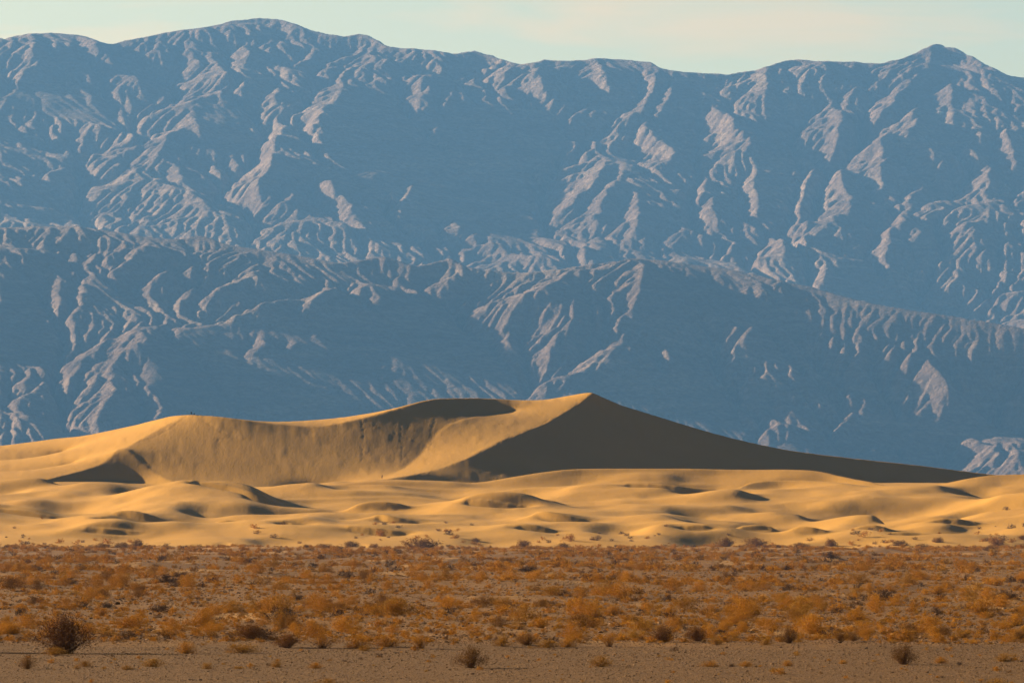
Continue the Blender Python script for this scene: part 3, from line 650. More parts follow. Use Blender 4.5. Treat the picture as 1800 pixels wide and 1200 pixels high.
# great dune and low dunes are separate landforms, parted along the hidden trough between them
split_u = [(-500, 2366), (345, 2372), (600, 2384), (700, 2388), (830, 2376), (1450, 2372), (1560, 2330), (1750, 2360), (2300, 2360)]
su = np.array(split_u)
keep = ((ug > -40) & (ug < 1840)) | (np.arange(nU) % 5 == 0); keep[0] = keep[-1] = True
uk = ug[keep]; hk = dune_h[:, keep]
srow = np.rint((np.interp(uk, su[:, 0], su[:, 1]) - DY0) / DYD).astype(int)
Xk = (uk[None] - 900.0) * Yg[:, None] / FPX; Yk = Yg[:, None] + 0 * Xk
def part_sheet(name, front):
    ny, nx = hk.shape
    i = np.arange(ny * nx).reshape(ny, nx)
    q = np.stack([i[:-1, :-1], i[:-1, 1:], i[1:, 1:], i[1:, :-1]], -1)
    rows = np.arange(ny - 1)[:, None]; lim = srow[:-1][None]
    sel = (rows < lim) if front else (rows >= lim)
    q = q[sel]
    used = np.unique(q); remap = np.full(ny * nx, -1, np.int64); remap[used] = np.arange(len(used)); q = remap[q].astype(np.int32)
    co = np.stack([Xk, Yk, hk], -1).reshape(-1, 3)[used].astype(np.float32)
    me = bpy.data.meshes.new(name)
    me.vertices.add(len(co)); me.vertices.foreach_set('co', co.ravel())
    me.loops.add(q.size); me.loops.foreach_set('vertex_index', q.ravel())
    me.polygons.add(len(q)); me.polygons.foreach_set('loop_start', np.arange(0, q.size, 4, dtype=np.int32))
    me.update(calc_edges=True); me.polygons.foreach_set('use_smooth', np.ones(len(q), bool))
    me.materials.append(sand)
    o = bpy.data.objects.new(name, me); col.objects.link(o); o['kind'] = 'structure'
    return o
part_sheet('low_dunes', True); part_sheet('great_dune', False)

# ------------------------------------------------------------------ the desert floor
rngf = np.random.default_rng(21)
FN = 900
floor_n = [smooth_noise((1400, 900), (w, w), rngf) for w in (60, 22, 9, 4)]
def floor_h(x, y):
    x = np.asarray(x, float); y = np.asarray(y, float)
    fx = (x + 220) / 440 * 899; fy = (y) / 1900 * 1399        # one noise field over the part in view
    amp = np.interp(y, [0, 150, 205, 240, 500, 1500, 1900, 2600], [0.02, 0.03, 0.05, 0.16, 0.30, 0.5, 0.4, 0])
    h = amp * (0.9 * bilin(floor_n[0], fy, fx) + 0.55 * bilin(floor_n[1], fy, fx) + 0.3 * bilin(floor_n[2], fy, fx) + 0.12 * bilin(floor_n[3], fy, fx))
    rise = np.interp(y, [0, 1300, 1900, 2300, 14000], [0, 0, 0.35, -2.5, -2.5])
    step = 0.10 * np.clip((y - 200 - 3 * np.sin(x * 0.35)) / 4, 0, 1)
    return h + rise + step
def spot(px, py):
    """Where the flat is seen at a pixel of the photograph."""
    Y = H * FPX / (py - YH)
    for _ in range(12):
        x = (px - 900) * Y / FPX
        Yn = (H - float(floor_h(x, Y))) * FPX / (py - YH)
        Y = 0.5 * (Y + min(Yn, 1900))
    return (px - 900) * Y / FPX, Y

# ------------------------------------------------------------------ shrubs: shapes
def plain(name, c1, c2, rough=0.9, trans=0.0):
    m, nt, b = new_mat(name, rough)
    oi = nnode(nt, 'ShaderNodeObjectInfo')
    P = nnode(nt, 'ShaderNodeNewGeometry')
    f = noise_of(nt, P.outputs['Position'], 5.0, 3, 0.7)
    f2 = math_of(nt, 'ADD', math_of(nt, 'MULTIPLY', f, 0.6), math_of(nt, 'MULTIPLY', oi.outputs['Random'], 0.45))
    nt.links.new(mix_of(nt, rng_of(nt, f2, 0.25, 0.75), c1, c2), b.inputs['Base Color'])
    if trans:
        t = nnode(nt, 'ShaderNodeBsdfTranslucent'); mx = nnode(nt, 'ShaderNodeMixShader', {0: trans})
        nt.links.new(mix_of(nt, 0.5, c1, c2), t.inputs['Color'])
        out = nt.nodes['Material Output']
        nt.links.new(b.outputs[0], mx.inputs[1]); nt.links.new(t.outputs[0], mx.inputs[2]); nt.links.new(mx.outputs[0], out.inputs['Surface'])
    return m
M = {
    'rust': plain('rust_foliage', (0.26, 0.108, 0.006), (0.43, 0.20, 0.012), trans=0.1),
    'gold': plain('golden_foliage', (0.23, 0.105, 0.010), (0.33, 0.17, 0.02), trans=0.1),
    'olive': plain('olive_foliage', (0.10, 0.045, 0.009), (0.21, 0.10, 0.016), trans=0.08),
    'maroon': plain('dark_rust_foliage', (0.075, 0.028, 0.008), (0.20, 0.085, 0.014), trans=0.05),
    'dark': plain('dead_brush', (0.05, 0.028, 0.016), (0.11, 0.055, 0.022)),
    'mesq': plain('mesquite_foliage', (0.13, 0.066, 0.012), (0.26, 0.12, 0.018), trans=0.1),
    'stem': plain('woody_stems', (0.10, 0.055, 0.03), (0.19, 0.11, 0.06)),
}
def tri_mesh(name, V, mat):
    me = bpy.data.meshes.new(name)
    V = V.reshape(-1, 3).astype(np.float32); n = len(V) // 3
    me.vertices.add(n * 3); me.vertices.foreach_set('co', V.ravel())
    me.loops.add(n * 3); me.loops.foreach_set('vertex_index', np.arange(n * 3, dtype=np.int32))
    me.polygons.add(n); me.polygons.foreach_set('loop_start', np.arange(0, n * 3, 3, dtype=np.int32))
    me.update(calc_edges=True); me.materials.append(mat); return me
def shrub_arrays(seed, shape, nb, nl, size):
    """Unit shrub (height 1, half width about 0.65): branches from the root, leaf-sized faces along them."""
    r = np.random.default_rng(seed)
    az = r.random(nb) * 2 * np.pi
    if shape == 'vase': el = np.radians(r.uniform(32, 88, nb)); ln = r.uniform(0.72, 1.05, nb)
    elif shape == 'bush': el = np.radians(r.uniform(18, 88, nb)); ln = r.uniform(0.7, 1.0, nb)
    elif shape == 'mound': el = np.radians(r.uniform(8, 88, nb)); ln = 0.62 + 0.32 * np.sin(el) + r.normal(0, 0.07, nb)
    else: el = np.radians(r.uniform(4, 80, nb)); ln = 0.95 * np.cos(el) + 0.35 * np.sin(el) + r.normal(0, 0.12, nb)
    d = np.stack([np.cos(az) * np.cos(el), np.sin(az) * np.cos(el), np.sin(el)], 1)
    root = np.stack([r.normal(0, 0.08, nb), r.normal(0, 0.08, nb), np.zeros(nb)], 1)
    tip = root + d * ln[:, None]; tip[:, 2] = np.abs(tip[:, 2])
    bend = r.normal(0, 0.07, (nb, 3)); bend[:, 2] = np.abs(bend[:, 2]) + 0.05
    def at(b, t): return root[b] * (1 - t) ** 2 + 2 * t * (1 - t) * ((root[b] + tip[b]) / 2 + bend[b]) + tip[b] * t * t
    b = r.integers(0, nb, nl); t = (r.random((nl, 1)) ** (0.5 if shape != 'vase' else 0.42))
    c = at(b, t) + r.normal(0, 0.045 if shape == 'vase' else 0.06, (nl, 3)) * (0.5 + t)
    c[:, 2] = np.maximum(c[:, 2], 0.01)
    e1 = d[b] + r.normal(0, 0.55, (nl, 3)); e1 /= np.linalg.norm(e1, axis=1)[:, None]
    e2 = np.cross(e1, r.normal(0, 1, (nl, 3))); e2 /= np.linalg.norm(e2, axis=1)[:, None] + 1e-9
    s = size * r.uniform(0.6, 1.4, (nl, 1))
    leaves = np.stack([c - e1 * s, c + e2 * s * 0.45, c + e1 * s], 1)
    st = []
    for i in range(nb):
        w = np.cross(d[i], [0, 0, 1.0]); w /= np.linalg.norm(w) + 1e-9
        for w2 in (w, np.cross(w, d[i])):
            p0 = at(i, 0.0); p1 = at(i, 0.5); p2 = at(i, 0.96)
            st += [[p0 - w2 * 0.007, p0 + w2 * 0.007, p1 + w2 * 0.004], [p0 - w2 * 0.007, p1 + w2 * 0.004, p1 - w2 * 0.004], [p1 - w2 * 0.004, p1 + w2 * 0.004, p2]]
    st = np.array(st); q = leaves.reshape(-1, 3)
    kx = 1.0 / (np.percentile(np.abs(q[:, :2]), 97) * 2); kz = 1.0 / np.percentile(q[:, 2], 98)
    k = np.array([kx, kx, kz]); return leaves * k, st * k
PROTO = {}
def proto(kind, k):
    key = (kind, k)
    if key not in PROTO:
        mat, shape, nb, nl, size = {'maroon': ('maroon', 'bush', 120, 8000, 0.026), 'rust': ('rust', 'mound', 90, 4200, 0.034), 'rustvase': ('rust', 'vase', 70, 2400, 0.03), 'gold': ('gold', 'mound', 60, 3000, 0.04),
            'olive': ('olive', 'bush', 90, 5200, 0.03), 'dark': ('dark', 'mound', 60, 2000, 0.055), 'mesq': ('mesq', 'mound', 60, 2600, 0.06)}[kind]
        lv, st = shrub_arrays(hash_of(kind) + k, shape, nb, nl, size)
        PROTO[key] = (tri_mesh('foliage', lv, M[mat]), tri_mesh('stems', st, M['stem']))
    return PROTO[key]
def hash_of(s): return sum(ord(c) * (i + 3) for i, c in enumerate(s)) * 7
mounds = []
GROUND_AT = []
rs = random.Random(5)
def shrub(kind, name, label, px, py, w, hgt, group, parts=True, xy=None, z=None, mound=0.0, cat='shrub'):
    x, Y = xy if xy else spot(px, py)
    zz = float(floor_h(x, Y)) if z is None else z
    sc = Y / FPX
    fo, st = proto(kind, rs.randrange(4))
    mw = 1.0
    S = (w * sc / mw, w * sc / mw * rs.uniform(0.85, 1.1), hgt * sc)
    rz = rs.uniform(0, 6.28)
    if parts:
        o = bpy.data.objects.new(name, None); o.empty_display_size = 0.2
        for pn, me in (('foliage', fo), ('stems', st)):
            c = bpy.data.objects.new(pn, me); col.objects.link(c); c.parent = o
    else:
        o = bpy.data.objects.new(name, fo)
    # turn about z keeps the width seen; the scale is applied before the turn only if even in x and y
    o.scale = (S[0], S[0], S[2]); o.rotation_euler = (0, 0, rz)
    hm = mound * sc
    o.location = (x, Y, zz - 0.02 + hm * 0.85)
    if hm > 0: mounds.append((x, Y, hm, w * sc * 0.62))
    col.objects.link(o)
    o['label'] = label; o['category'] = cat; o['group'] = group
    return o

# ------------------------------------------------------------------ shrubs that can be told apart in the photograph
G1, G2, G3, G4 = 'shrubs on the bare gravel strip', 'shrubs along the front edge of the scrub', 'shrubs standing in the scrub belt', 'mesquite clumps at the foot of the dunes'
hand = [
 ('maroon', 'creosote_bush', 'largest shrub of all, a tall dark rust bush at far left of the scrub edge', 114, 1148, 100, 68, G2, 0),
 ('gold', 'low_shrub', 'low yellow green shrub tucked under the tallest dark bush', 98, 1151, 46, 15, G2, 0),
 ('olive', 'twiggy_shrub', 'sparse olive twiggy shrub at left end of the gravel strip', 48, 1175, 30, 24, G1, 0),
 ('gold', 'low_shrub', 'small yellow brown shrub on gravel below and right of the tallest bush', 151, 1171, 24, 11, G1, 0),
 ('gold', 'low_shrub', 'flat yellow shrub just left of the golden dome shrub on gravel', 223, 1176, 27, 8, G1, 0),
 ('gold', 'low_shrub', 'golden cushion shrub with dark right flank, widest low one at left of the gravel', 267, 1171, 38, 15, G1, 0),
 ('gold', 'low_shrub', 'small upright gold shrub on gravel, right of the golden cushion shrub', 364, 1175, 18, 12, G1, 0),
 ('gold', 'low_shrub', 'tiny flat yellow shrub on gravel between the gold shrub and the twiggy brown pair', 420, 1175, 20, 6, G1, 0),
 ('rust', 'dry_shrub', 'rounded orange shrub at the scrub edge, right of the tallest bush', 328, 1148, 34, 22, G2, 0),
 ('maroon', 'dry_shrub', 'dense dark rust dome just above a yellow orange row of shrubs at left', 440, 1124, 46, 28, G2, 2),
 ('gold', 'low_shrub', 'yellow orange straggling shrub at the gravel edge below the dense rust dome', 425, 1147, 56, 16, G2, 0),
 ('rust', 'dry_shrub', 'orange shrub with long black shadow at the left border of the photo', 18, 1116, 52, 18, G3, 3),
 ('rust', 'dry_shrub', 'tall loose orange shrub halfway between tallest bush and dense rust dome', 358, 1102, 42, 32, G3, 0),
 ('rust', 'dry_shrub', 'orange dome shrub behind and right of the tallest bush', 179, 1082, 26, 15, G3, 0),
 ('dark', 'dead_shrub', 'low black dead clump on the flat at left, well in front of the dunes', 293, 1028, 44, 15, G3, 2),
 ('maroon', 'creosote_bush', 'dark olive rust vase shaped bush at the scrub edge, left of photo middle', 505, 1138, 46, 26, G2, 0),
 ('rustvase', 'dry_shrub', 'broad dark orange fan shaped shrub directly right of a dark olive bush', 566, 1139, 56, 26, G2, 0),
 ('rust', 'dry_shrub', 'soft orange shrub behind a small yellow green cushion at the gravel edge', 630, 1138, 44, 20, G2, 0),
 ('gold', 'low_shrub', 'small yellow green cushion at the gravel edge, left of photo middle', 641, 1143, 28, 10, G2, 0),
 ('rust', 'dry_shrub', 'faint orange shrub between the yellow green cushion and a dark red shrub', 680, 1136, 48, 20, G2, 0),
 ('rustvase', 'dry_shrub', 'dark red orange shrub with a black shadow line under it at the scrub edge', 740, 1139, 44, 25, G2, 0),
 ('olive', 'creosote_bush', 'twiggy olive gold bush standing alone on gravel near the photo middle', 828, 1173, 56, 37, G1, 0),
 ('gold', 'low_shrub', 'yellow green leafy shrub at the scrub edge above the lone twiggy olive bush', 883, 1135, 30, 20, G2, 0),
 ('gold', 'low_shrub', 'faint brown twiggy shrub on gravel, left of the orange tuft', 486, 1172, 22, 12, G1, 0),
 ('rust', 'dry_shrub', 'pale orange tuft on gravel below the broad orange fan shaped shrub', 555, 1174, 24, 11, G1, 0),
 ('gold', 'low_shrub', 'yellow green shrub cut off by the bottom border left of middle', 576, 1207, 44, 16, G1, 0),
 ('gold', 'low_shrub', 'yellow green and orange upright shrub behind the dark olive vase shaped bush', 493, 1106, 34, 34, G3, 0),
 ('rust', 'dry_shrub', 'wide low orange shrub in the scrub behind the yellow green cushion', 655, 1080, 50, 17, G3, 0),
 ('gold', 'low_shrub', 'brown gold shrub with dark base behind the broad orange fan shrub', 604, 1104, 26, 17, G3, 0),
 ('olive', 'creosote_bush', 'dark olive shrub with orange top at the gravel edge, right of the leafy yellow one', 926, 1133, 44, 21, G2, 0),
 ('gold', 'low_shrub', 'low bright yellow green shrub at gravel edge just right of photo middle', 960, 1138, 42, 14, G2, 0),
 ('rust', 'dry_shrub', 'rounded orange gold shrub beside the low bright yellow green shrub', 998, 1137, 30, 17, G2, 0),
 ('rustvase', 'dry_shrub', 'vase shaped rust shrub tapering to a dark foot above the golden dome on gravel', 1071, 1136, 33, 24, G2, 0),
 ('maroon', 'creosote_bush', 'dark rust vase shaped bush, left one of the two dense bushes right of middle', 1165, 1128, 42, 28, G2, 1),
 ('maroon', 'creosote_bush', 'dense dark rust dome, right one of the two dense bushes right of middle', 1225, 1127, 38, 25, G2, 1),
 ('gold', 'low_shrub', 'small olive shrub just right of the pair of dense dark bushes', 1259, 1132, 22, 13, G2, 0),
 ('gold', 'low_shrub', 'golden dome shrub on gravel casting a dark shadow to its right', 1057, 1171, 38, 20, G1, 0),
 ('rust', 'dry_shrub', 'orange cushion on gravel, left of a black tuft and a paler orange cushion', 1248, 1171, 31, 11, G1, 0),
 ('dark', 'dead_shrub', 'tiny black tuft on gravel between two orange cushions', 1287, 1171, 11, 6, G1, 0),
 ('rust', 'dry_shrub', 'paler orange cushion on gravel, right of the tiny black tuft', 1311, 1171, 25, 10, G1, 0),
 ('gold', 'low_shrub', 'bright yellow green shrub at the gravel edge, right of the orange cushions', 1346, 1133, 24, 12, G2, 0),
 ('rust', 'dry_shrub', 'tall feathery orange shrub in the scrub above the vase shaped rust shrub', 1043, 1086, 32, 28, G3, 0),
 ('rust', 'dry_shrub', 'wide feathery gold orange shrub next to the tall feathery orange one', 1077, 1081, 38, 18, G3, 0),
 ('gold', 'low_shrub', 'green tinged round shrub in the scrub behind the two dense dark bushes', 1113, 1093, 26, 13, G3, 0),
 ('rust', 'dry_shrub', 'deep orange shrub with pale sand below it, widest in the right scrub', 1302, 1079, 62, 22, G3, 2),
 ('rust', 'dry_shrub', 'red orange shrub below the tall feathery orange shrub', 1040, 1102, 32, 17, G3, 0),
 ('rust', 'dry_shrub', 'orange shrub with pale sand before it, above the low bright yellow green shrub', 950, 1103, 40, 17, G3, 1),
 ('dark', 'dead_shrub', 'black clump on the flat directly below the dune summit but right of middle', 928, 1008, 38, 10, G3, 2),
 ('dark', 'dead_shrub', 'small black shrub in the middle scrub, above the pair of dense dark bushes', 1175, 1056, 22, 11, G3, 0),
 ('olive', 'creosote_bush', 'olive vase shaped bush with an orange crest at the right scrub edge', 1387, 1130, 30, 29, G2, 0),
 ('olive', 'creosote_bush', 'left, taller one of two touching olive brown bushes at right', 1477, 1127, 26, 22, G2, 0),
 ('olive', 'creosote_bush', 'right, shorter one of two touching olive brown bushes at right', 1499, 1126, 23, 16, G2, 0),
 ('rust', 'dry_shrub', 'orange shrub with black right flank behind the dark bush on gravel', 1591, 1126, 40, 21, G2, 0),
 ('olive', 'creosote_bush', 'dark olive bush standing on gravel at right with litter trailing to its right', 1588, 1167, 48, 35, G1, 0),
 ('rust', 'dry_shrub', 'thin orange tuft in the litter right of the dark olive gravel bush', 1654, 1165, 24, 12, G1, 0),
 ('dark', 'dead_shrub', 'small black scrap of brush on gravel right of the dark olive bush', 1687, 1167, 10, 5, G1, 0),
 ('rust', 'dry_shrub', 'small orange ball shrub on gravel below the olive bush with an orange crest', 1385, 1170, 19, 11, G1, 0),
 ('rust', 'dry_shrub', 'tiny pale orange tuft on gravel below the two touching bushes', 1482, 1166, 15, 8, G1, 0),
 ('gold', 'low_shrub', 'golden cushion with black right half near the right border on gravel', 1767, 1162, 33, 15, G1, 0),
 ('gold', 'low_shrub', 'golden shrub cut by the bottom border at right', 1752, 1206, 44, 15, G1, 0),
 ('rust', 'dry_shrub', 'bright orange shrub at the right border above the gravel', 1786, 1100, 40, 20, G3, 1),
 ('rust', 'dry_shrub', 'orange dome on pale sand above the two touching olive brown bushes', 1507, 1092, 48, 19, G3, 1),
 ('rust', 'dry_shrub', 'flat orange shrub on pale sand above the dark olive gravel bush', 1637, 1096, 36, 12, G3, 1),
 ('dark', 'dead_shrub', 'black brush on a pale sand hummock near the right border', 1772, 1057, 42, 14, G3, 6),
 ('dark', 'dead_shrub', 'black capped sand hummock far out at right near the dunes', 1460, 985, 28, 11, G3, 6),
 ('dark', 'dead_shrub', 'dark tuft beside a pale sand patch, left of the black capped hummock', 1384, 1003, 22, 8, G3, 2),
 ('rust', 'dry_shrub', 'large hazy orange shrub among orange shrubs at right, over the pale sand bars', 1725, 1078, 52, 26, G3, 0),
 ('rust', 'dry_shrub', 'feathery orange shrub right of the dark shrubs at upper right scrub', 1648, 1044, 32, 15, G3, 0),
 ('rust', 'dry_shrub', 'rounded orange shrub left of the black brush on its pale hummock', 1697, 1047, 26, 14, G3, 0),
 ('gold', 'low_shrub', 'thin yellow shrub on pale soil at the right scrub edge', 1693, 1121, 30, 14, G2, 0),
 ('rustvase', 'dry_shrub', 'faint orange upright shrub at the right scrub edge, beyond the thin yellow one', 1748, 1124, 22, 18, G2, 0),
]
hand.append(('maroon', 'creosote_bush', 'bush just past the left border whose long black shadow crosses the gravel edge', -52, 1146, 90, 62, G2, 0))
for k, nm, lb, px, py, w, h_, g, md in hand:
    shrub(k, nm, lb, px, py, w, h_, g, mound=md)
mesq = [(180, 967, 38, 13, 'left of three dark mesquite mounds lying side by side on sand at left'), (214, 967, 30, 13, 'middle one of three dark mesquite mounds side by side at left'),
 (242, 967, 26, 14, 'right, spikiest one of three dark mesquite mounds side by side at left'), (541, 970, 16, 9, 'small dark mesquite left of a wider flat one at the sand edge'),
 (571, 966, 32, 9, 'flat wide mesquite at the sand edge, second in the row left of middle'), (616, 968, 30, 13, 'brown mesquite between the flat one and a rounder green one'),
 (658, 964, 20, 9, 'round green mesquite just left of the broad orange thicket'), (736, 968, 64, 18, 'broadest mesquite thicket, orange brown, at the foot of the dunes left of middle'),
 (837, 951, 15, 6, 'lone small dark bush well up on the sand right of the broad thicket'), (921, 961, 26, 12, 'dark mesquite on sand, left one of the pair right of middle'),
 (990, 965, 26, 11, 'dark mesquite on sand, right one of the pair right of middle'), (1090, 968, 14, 7, 'tiny dark mesquite on the sand edge below the dune summit'),
 (1278, 972, 26, 16, 'tall brown mesquite left of the wide rusty thicket at right'), (1330, 960, 42, 15, 'wide rusty mesquite thicket at the sand edge at right of middle'),
 (1408, 962, 30, 9, 'scattered low mesquite between the rusty thicket and a dark pointed one'), (1460, 960, 20, 13, 'dark pointed mesquite on the sand edge at right'),
 (1583, 959, 28, 10, 'flat mesquite mound right of the dark pointed one'), (1620, 968, 30, 12, 'brown mesquite lower down between two flat mounds at right'),
 (1648, 953, 20, 9, 'dark small mesquite standing highest up on the sand at right'), (1753, 960, 26, 12, 'mesquite clump on the sand edge nearest the right border'),
 (1796, 948, 14, 8, 'dark bush on the sand at the very right border')]
def sand_z(x, Y):
    u = 900 + x * FPX / Y
    return float(max(bilin(dune_h, np.array((Y - DY0) / DYD), np.array((u - U0) / DU)), float(floor_h(x, Y))))
def hit(px, py, Ylo, Yhi):
    """First place along the sight line where it meets floor or sand."""
    for Y in np.arange(Ylo, Yhi, 1.0):
        x = (px - 900) * Y / FPX
        if sand_z(x, Y) >= zof(py, Y): return x, float(Y), sand_z(x, Y)
    return (px - 900) * 1850 / FPX, 1850.0, sand_z((px - 900) * 1850 / FPX, 1850.0)
for px, py, w, h_, lb in mesq:
    x, Y, z = hit(px, py, 1745, 2300)
    shrub('mesq', 'mesquite_bush', lb, px, py, w, h_, G4, xy=(x, Y), z=z - 0.1, cat='bush')

# ------------------------------------------------------------------ the countless rest of the scrub
nr = np.random.default_rng(77)
N = 34000
Yr = np.sqrt(nr.random(N) * (1840 ** 2 - 208 ** 2) + 208 ** 2)
ur = nr.uniform(-260, 2060, N)
Xr = (ur - 900) * Yr / FPX
cl = bilin(smooth_noise((400, 400), (7, 7), nr), Yr / 1900 * 399, (Xr + 250) / 500 * 399) + 0.6 * bilin(smooth_noise((400, 400), (22, 60), nr), Yr / 1900 * 399, (Xr + 250) / 500 * 399)
dens = np.interp(Yr, [208, 330, 450, 1000, 1780, 1840], [0.75, 0.62, 0.52, 0.46, 0.46, 0.08])
keepm = nr.random(N) < dens * (0.55 + 0.5 * np.clip(cl, -0.9, 1.2))
Xr, Yr, ur = Xr[keepm], Yr[keepm], ur[keepm]
hr = np.exp(nr.normal(-0.5, 0.45, len(Xr))) * np.interp(Yr, [222, 400, 1200, 1840], [0.58, 0.66, 0.9, 1.15]); hr = np.clip(hr, 0.12, 1.1)
wr = hr * nr.uniform(1.2, 2.2, len(Xr))
kr = nr.random(len(Xr))
size = hr * wr / Yr ** 2
inview = (ur > -20) & (ur < 1820)
order = np.argsort(-np.where(inview, size, -1))
nbig = 300 - len(hand)
big = order[:nbig]; rest = order[nbig:]
kinds = [('rust', 'dry_shrub', 'rust orange dry shrub, one of many dotted over the scrub belt', 'rust orange shrubs of the scrub belt', 0.66),
         ('gold', 'low_shrub', 'yellowish low shrub, one of the paler ones dotted over the scrub belt', 'yellowish shrubs of the scrub belt', 0.80),
         ('olive', 'creosote_bush', 'dark olive twiggy shrub, one of several dotted over the scrub belt', 'dark olive shrubs of the scrub belt', 0.90),
         ('dark', 'dead_shrub', 'blackish dead shrub, one of several dotted over the scrub belt', 'dead shrubs of the scrub belt', 1.01)]
marks = [(112, 1147, 'the tallest dark bush'), (267, 1171, 'the golden cushion shrub on gravel'), (440, 1124, 'the dense rust dome at left'), (293, 1028, 'the low black clump at left'),
         (566, 1139, 'the broad orange fan shrub'), (740, 1139, 'the dark red edge shrub'), (828, 1173, 'the lone twiggy gravel bush'), (928, 1008, 'the black clump right of middle'),
         (960, 1138, 'the yellow green edge shrub'), (1057, 1171, 'the golden dome on gravel'), (1195, 1127, 'the pair of dense dark bushes'), (1043, 1086, 'the tall feathery orange shrub'),
         (1302, 1079, 'the widest deep orange shrub'), (1387, 1130, 'the olive bush with orange crest'), (1588, 1167, 'the dark olive gravel bush'), (1772, 1057, 'the black brush on its hummock'),
         (1460, 985, 'the black capped hummock'), (655, 1080, 'the wide low orange shrub')]
ords = 'nearest second third fourth fifth sixth seventh eighth ninth tenth eleventh twelfth thirteenth fourteenth fifteenth sixteenth seventeenth eighteenth nineteenth twentieth'.split()
look = {'rust': 'rust orange shrub', 'gold': 'yellow brown shrub', 'olive': 'dark olive shrub', 'dark': 'blackish dead shrub'}
told = {}
for i in big:
    k = next(q for q in kinds if kr[i] < q[4])
    py = YH + (H - float(floor_h(Xr[i], Yr[i]))) * FPX / Yr[i]
    d = [((ur[i] - a) ** 2 + 4 * (py - b) ** 2, a, b, n_) for a, b, n_ in marks]
    dd, a, b, n_ = min(d)
    dx_, dy_ = ur[i] - a, (py - b) * 2
    side = ('right of' if dx_ > 0 else 'left of') if abs(dx_) > 2.4 * abs(dy_) else (('above' if dy_ < 0 else 'below') if abs(dy_) > 2.4 * abs(dx_) else ('upper ' if dy_ < 0 else 'lower ') + ('right of' if dx_ > 0 else 'left of'))
    told.setdefault((k[0], side, n_), []).append((dd, int(i), k))
for (kk, side, n_), lst in told.items():
    for q, (dd, i, k) in enumerate(sorted(lst, key=lambda e: e[:2])):
        s = FPX / Yr[i]
        lab = '%s %s %s %s' % (ords[min(q, 19)], look[kk], side if ' of' not in side or side in ('right of', 'left of') else 'to the ' + side, n_)
        shrub(k[0], k[1], lab, 0, 0, wr[i] * s, hr[i] * s * (0.7 if k[0] == 'dark' else 1), k[3], parts=False, xy=(float(Xr[i]), float(Yr[i])), mound=1 if nr.random() < 0.3 else 0)

def scatter(name, X, Y, Z, sx, sz, rot, pick, protos):
    """One object: a cloud of points, each carrying a copy of one of a few shapes (geometry nodes)."""
    me = bpy.data.meshes.new(name); me.vertices.add(len(X)); me.vertices.foreach_set('co', np.stack([X, Y, Z], 1).astype(np.float32).ravel())
    a = me.attributes.new('size', 'FLOAT_VECTOR', 'POINT'); a.data.foreach_set('vector', np.stack([sx, sx, sz], 1).astype(np.float32).ravel())
    a = me.attributes.new('turn', 'FLOAT_VECTOR', 'POINT'); a.data.foreach_set('vector', np.stack([0 * rot, 0 * rot, rot], 1).astype(np.float32).ravel())
    a = me.attributes.new('pick', 'INT', 'POINT'); a.data.foreach_set('value', pick.astype(np.int32))
    pc = bpy.data.collections.new(name + '_shapes')
    for j, m_ in enumerate(protos):
        pc.objects.link(bpy.data.objects.new('%s_shape_%02d' % (name, j), m_))
    g = bpy.data.node_groups.new(name, 'GeometryNodeTree')
    g.interface.new_socket('Geometry', in_out='INPUT', socket_type='NodeSocketGeometry'); g.interface.new_socket('Geometry', in_out='OUTPUT', socket_type='NodeSocketGeometry')
    gi = g.nodes.new('NodeGroupInput'); go = g.nodes.new('NodeGroupOutput')
    ci = g.nodes.new('GeometryNodeCollectionInfo'); ci.inputs['Collection'].default_value = pc; ci.inputs['Separate Children'].default_value = True; ci.inputs['Reset Children'].default_value = True
    ip = g.nodes.new('GeometryNodeInstanceOnPoints'); ip.inputs['Pick Instance'].default_value = True
    def att(n_, t):
        q = g.nodes.new('GeometryNodeInputNamedAttribute'); q.data_type = t; q.inputs['Name'].default_value = n_; return [s for s in q.outputs if s.enabled][0]
    e2r = g.nodes.new('FunctionNodeEulerToRotation')
    g.links.new(gi.outputs[0], ip.inputs['Points']); g.links.new(ci.outputs[0], ip.inputs['Instance'])
    g.links.new(att('pick', 'INT'), ip.inputs['Instance Index']); g.links.new(att('turn', 'FLOAT_VECTOR'), e2r.inputs[0])
    g.links.new(e2r.outputs[0], ip.inputs['Rotation']); g.links.new(att('size', 'FLOAT_VECTOR'), ip.inputs['Scale'])
    g.links.new(ip.outputs[0], go.inputs[0])
    o = bpy.data.objects.new(name, me); col.objects.link(o); o['kind'] = 'stuff'
    md = o.modifiers.new('spread', 'NODES'); md.node_group = g
    return o
lowp = []
for j in range(10):
    mat = ['rust'] * 6 + ['gold', 'gold', 'olive', 'dark']
    lv, st = shrub_arrays(900 + j, 'mound' if j % 3 else 'low', 26, 420, 0.10)
    lowp.append(tri_mesh('far_shrub', lv, M[mat[j]]))
pk = np.where(kr < 0.66, (kr * 997).astype(int) % 6, np.where(kr < 0.8, 6 + (kr * 997).astype(int) % 2, np.where(kr < 0.9, 8, 9)))
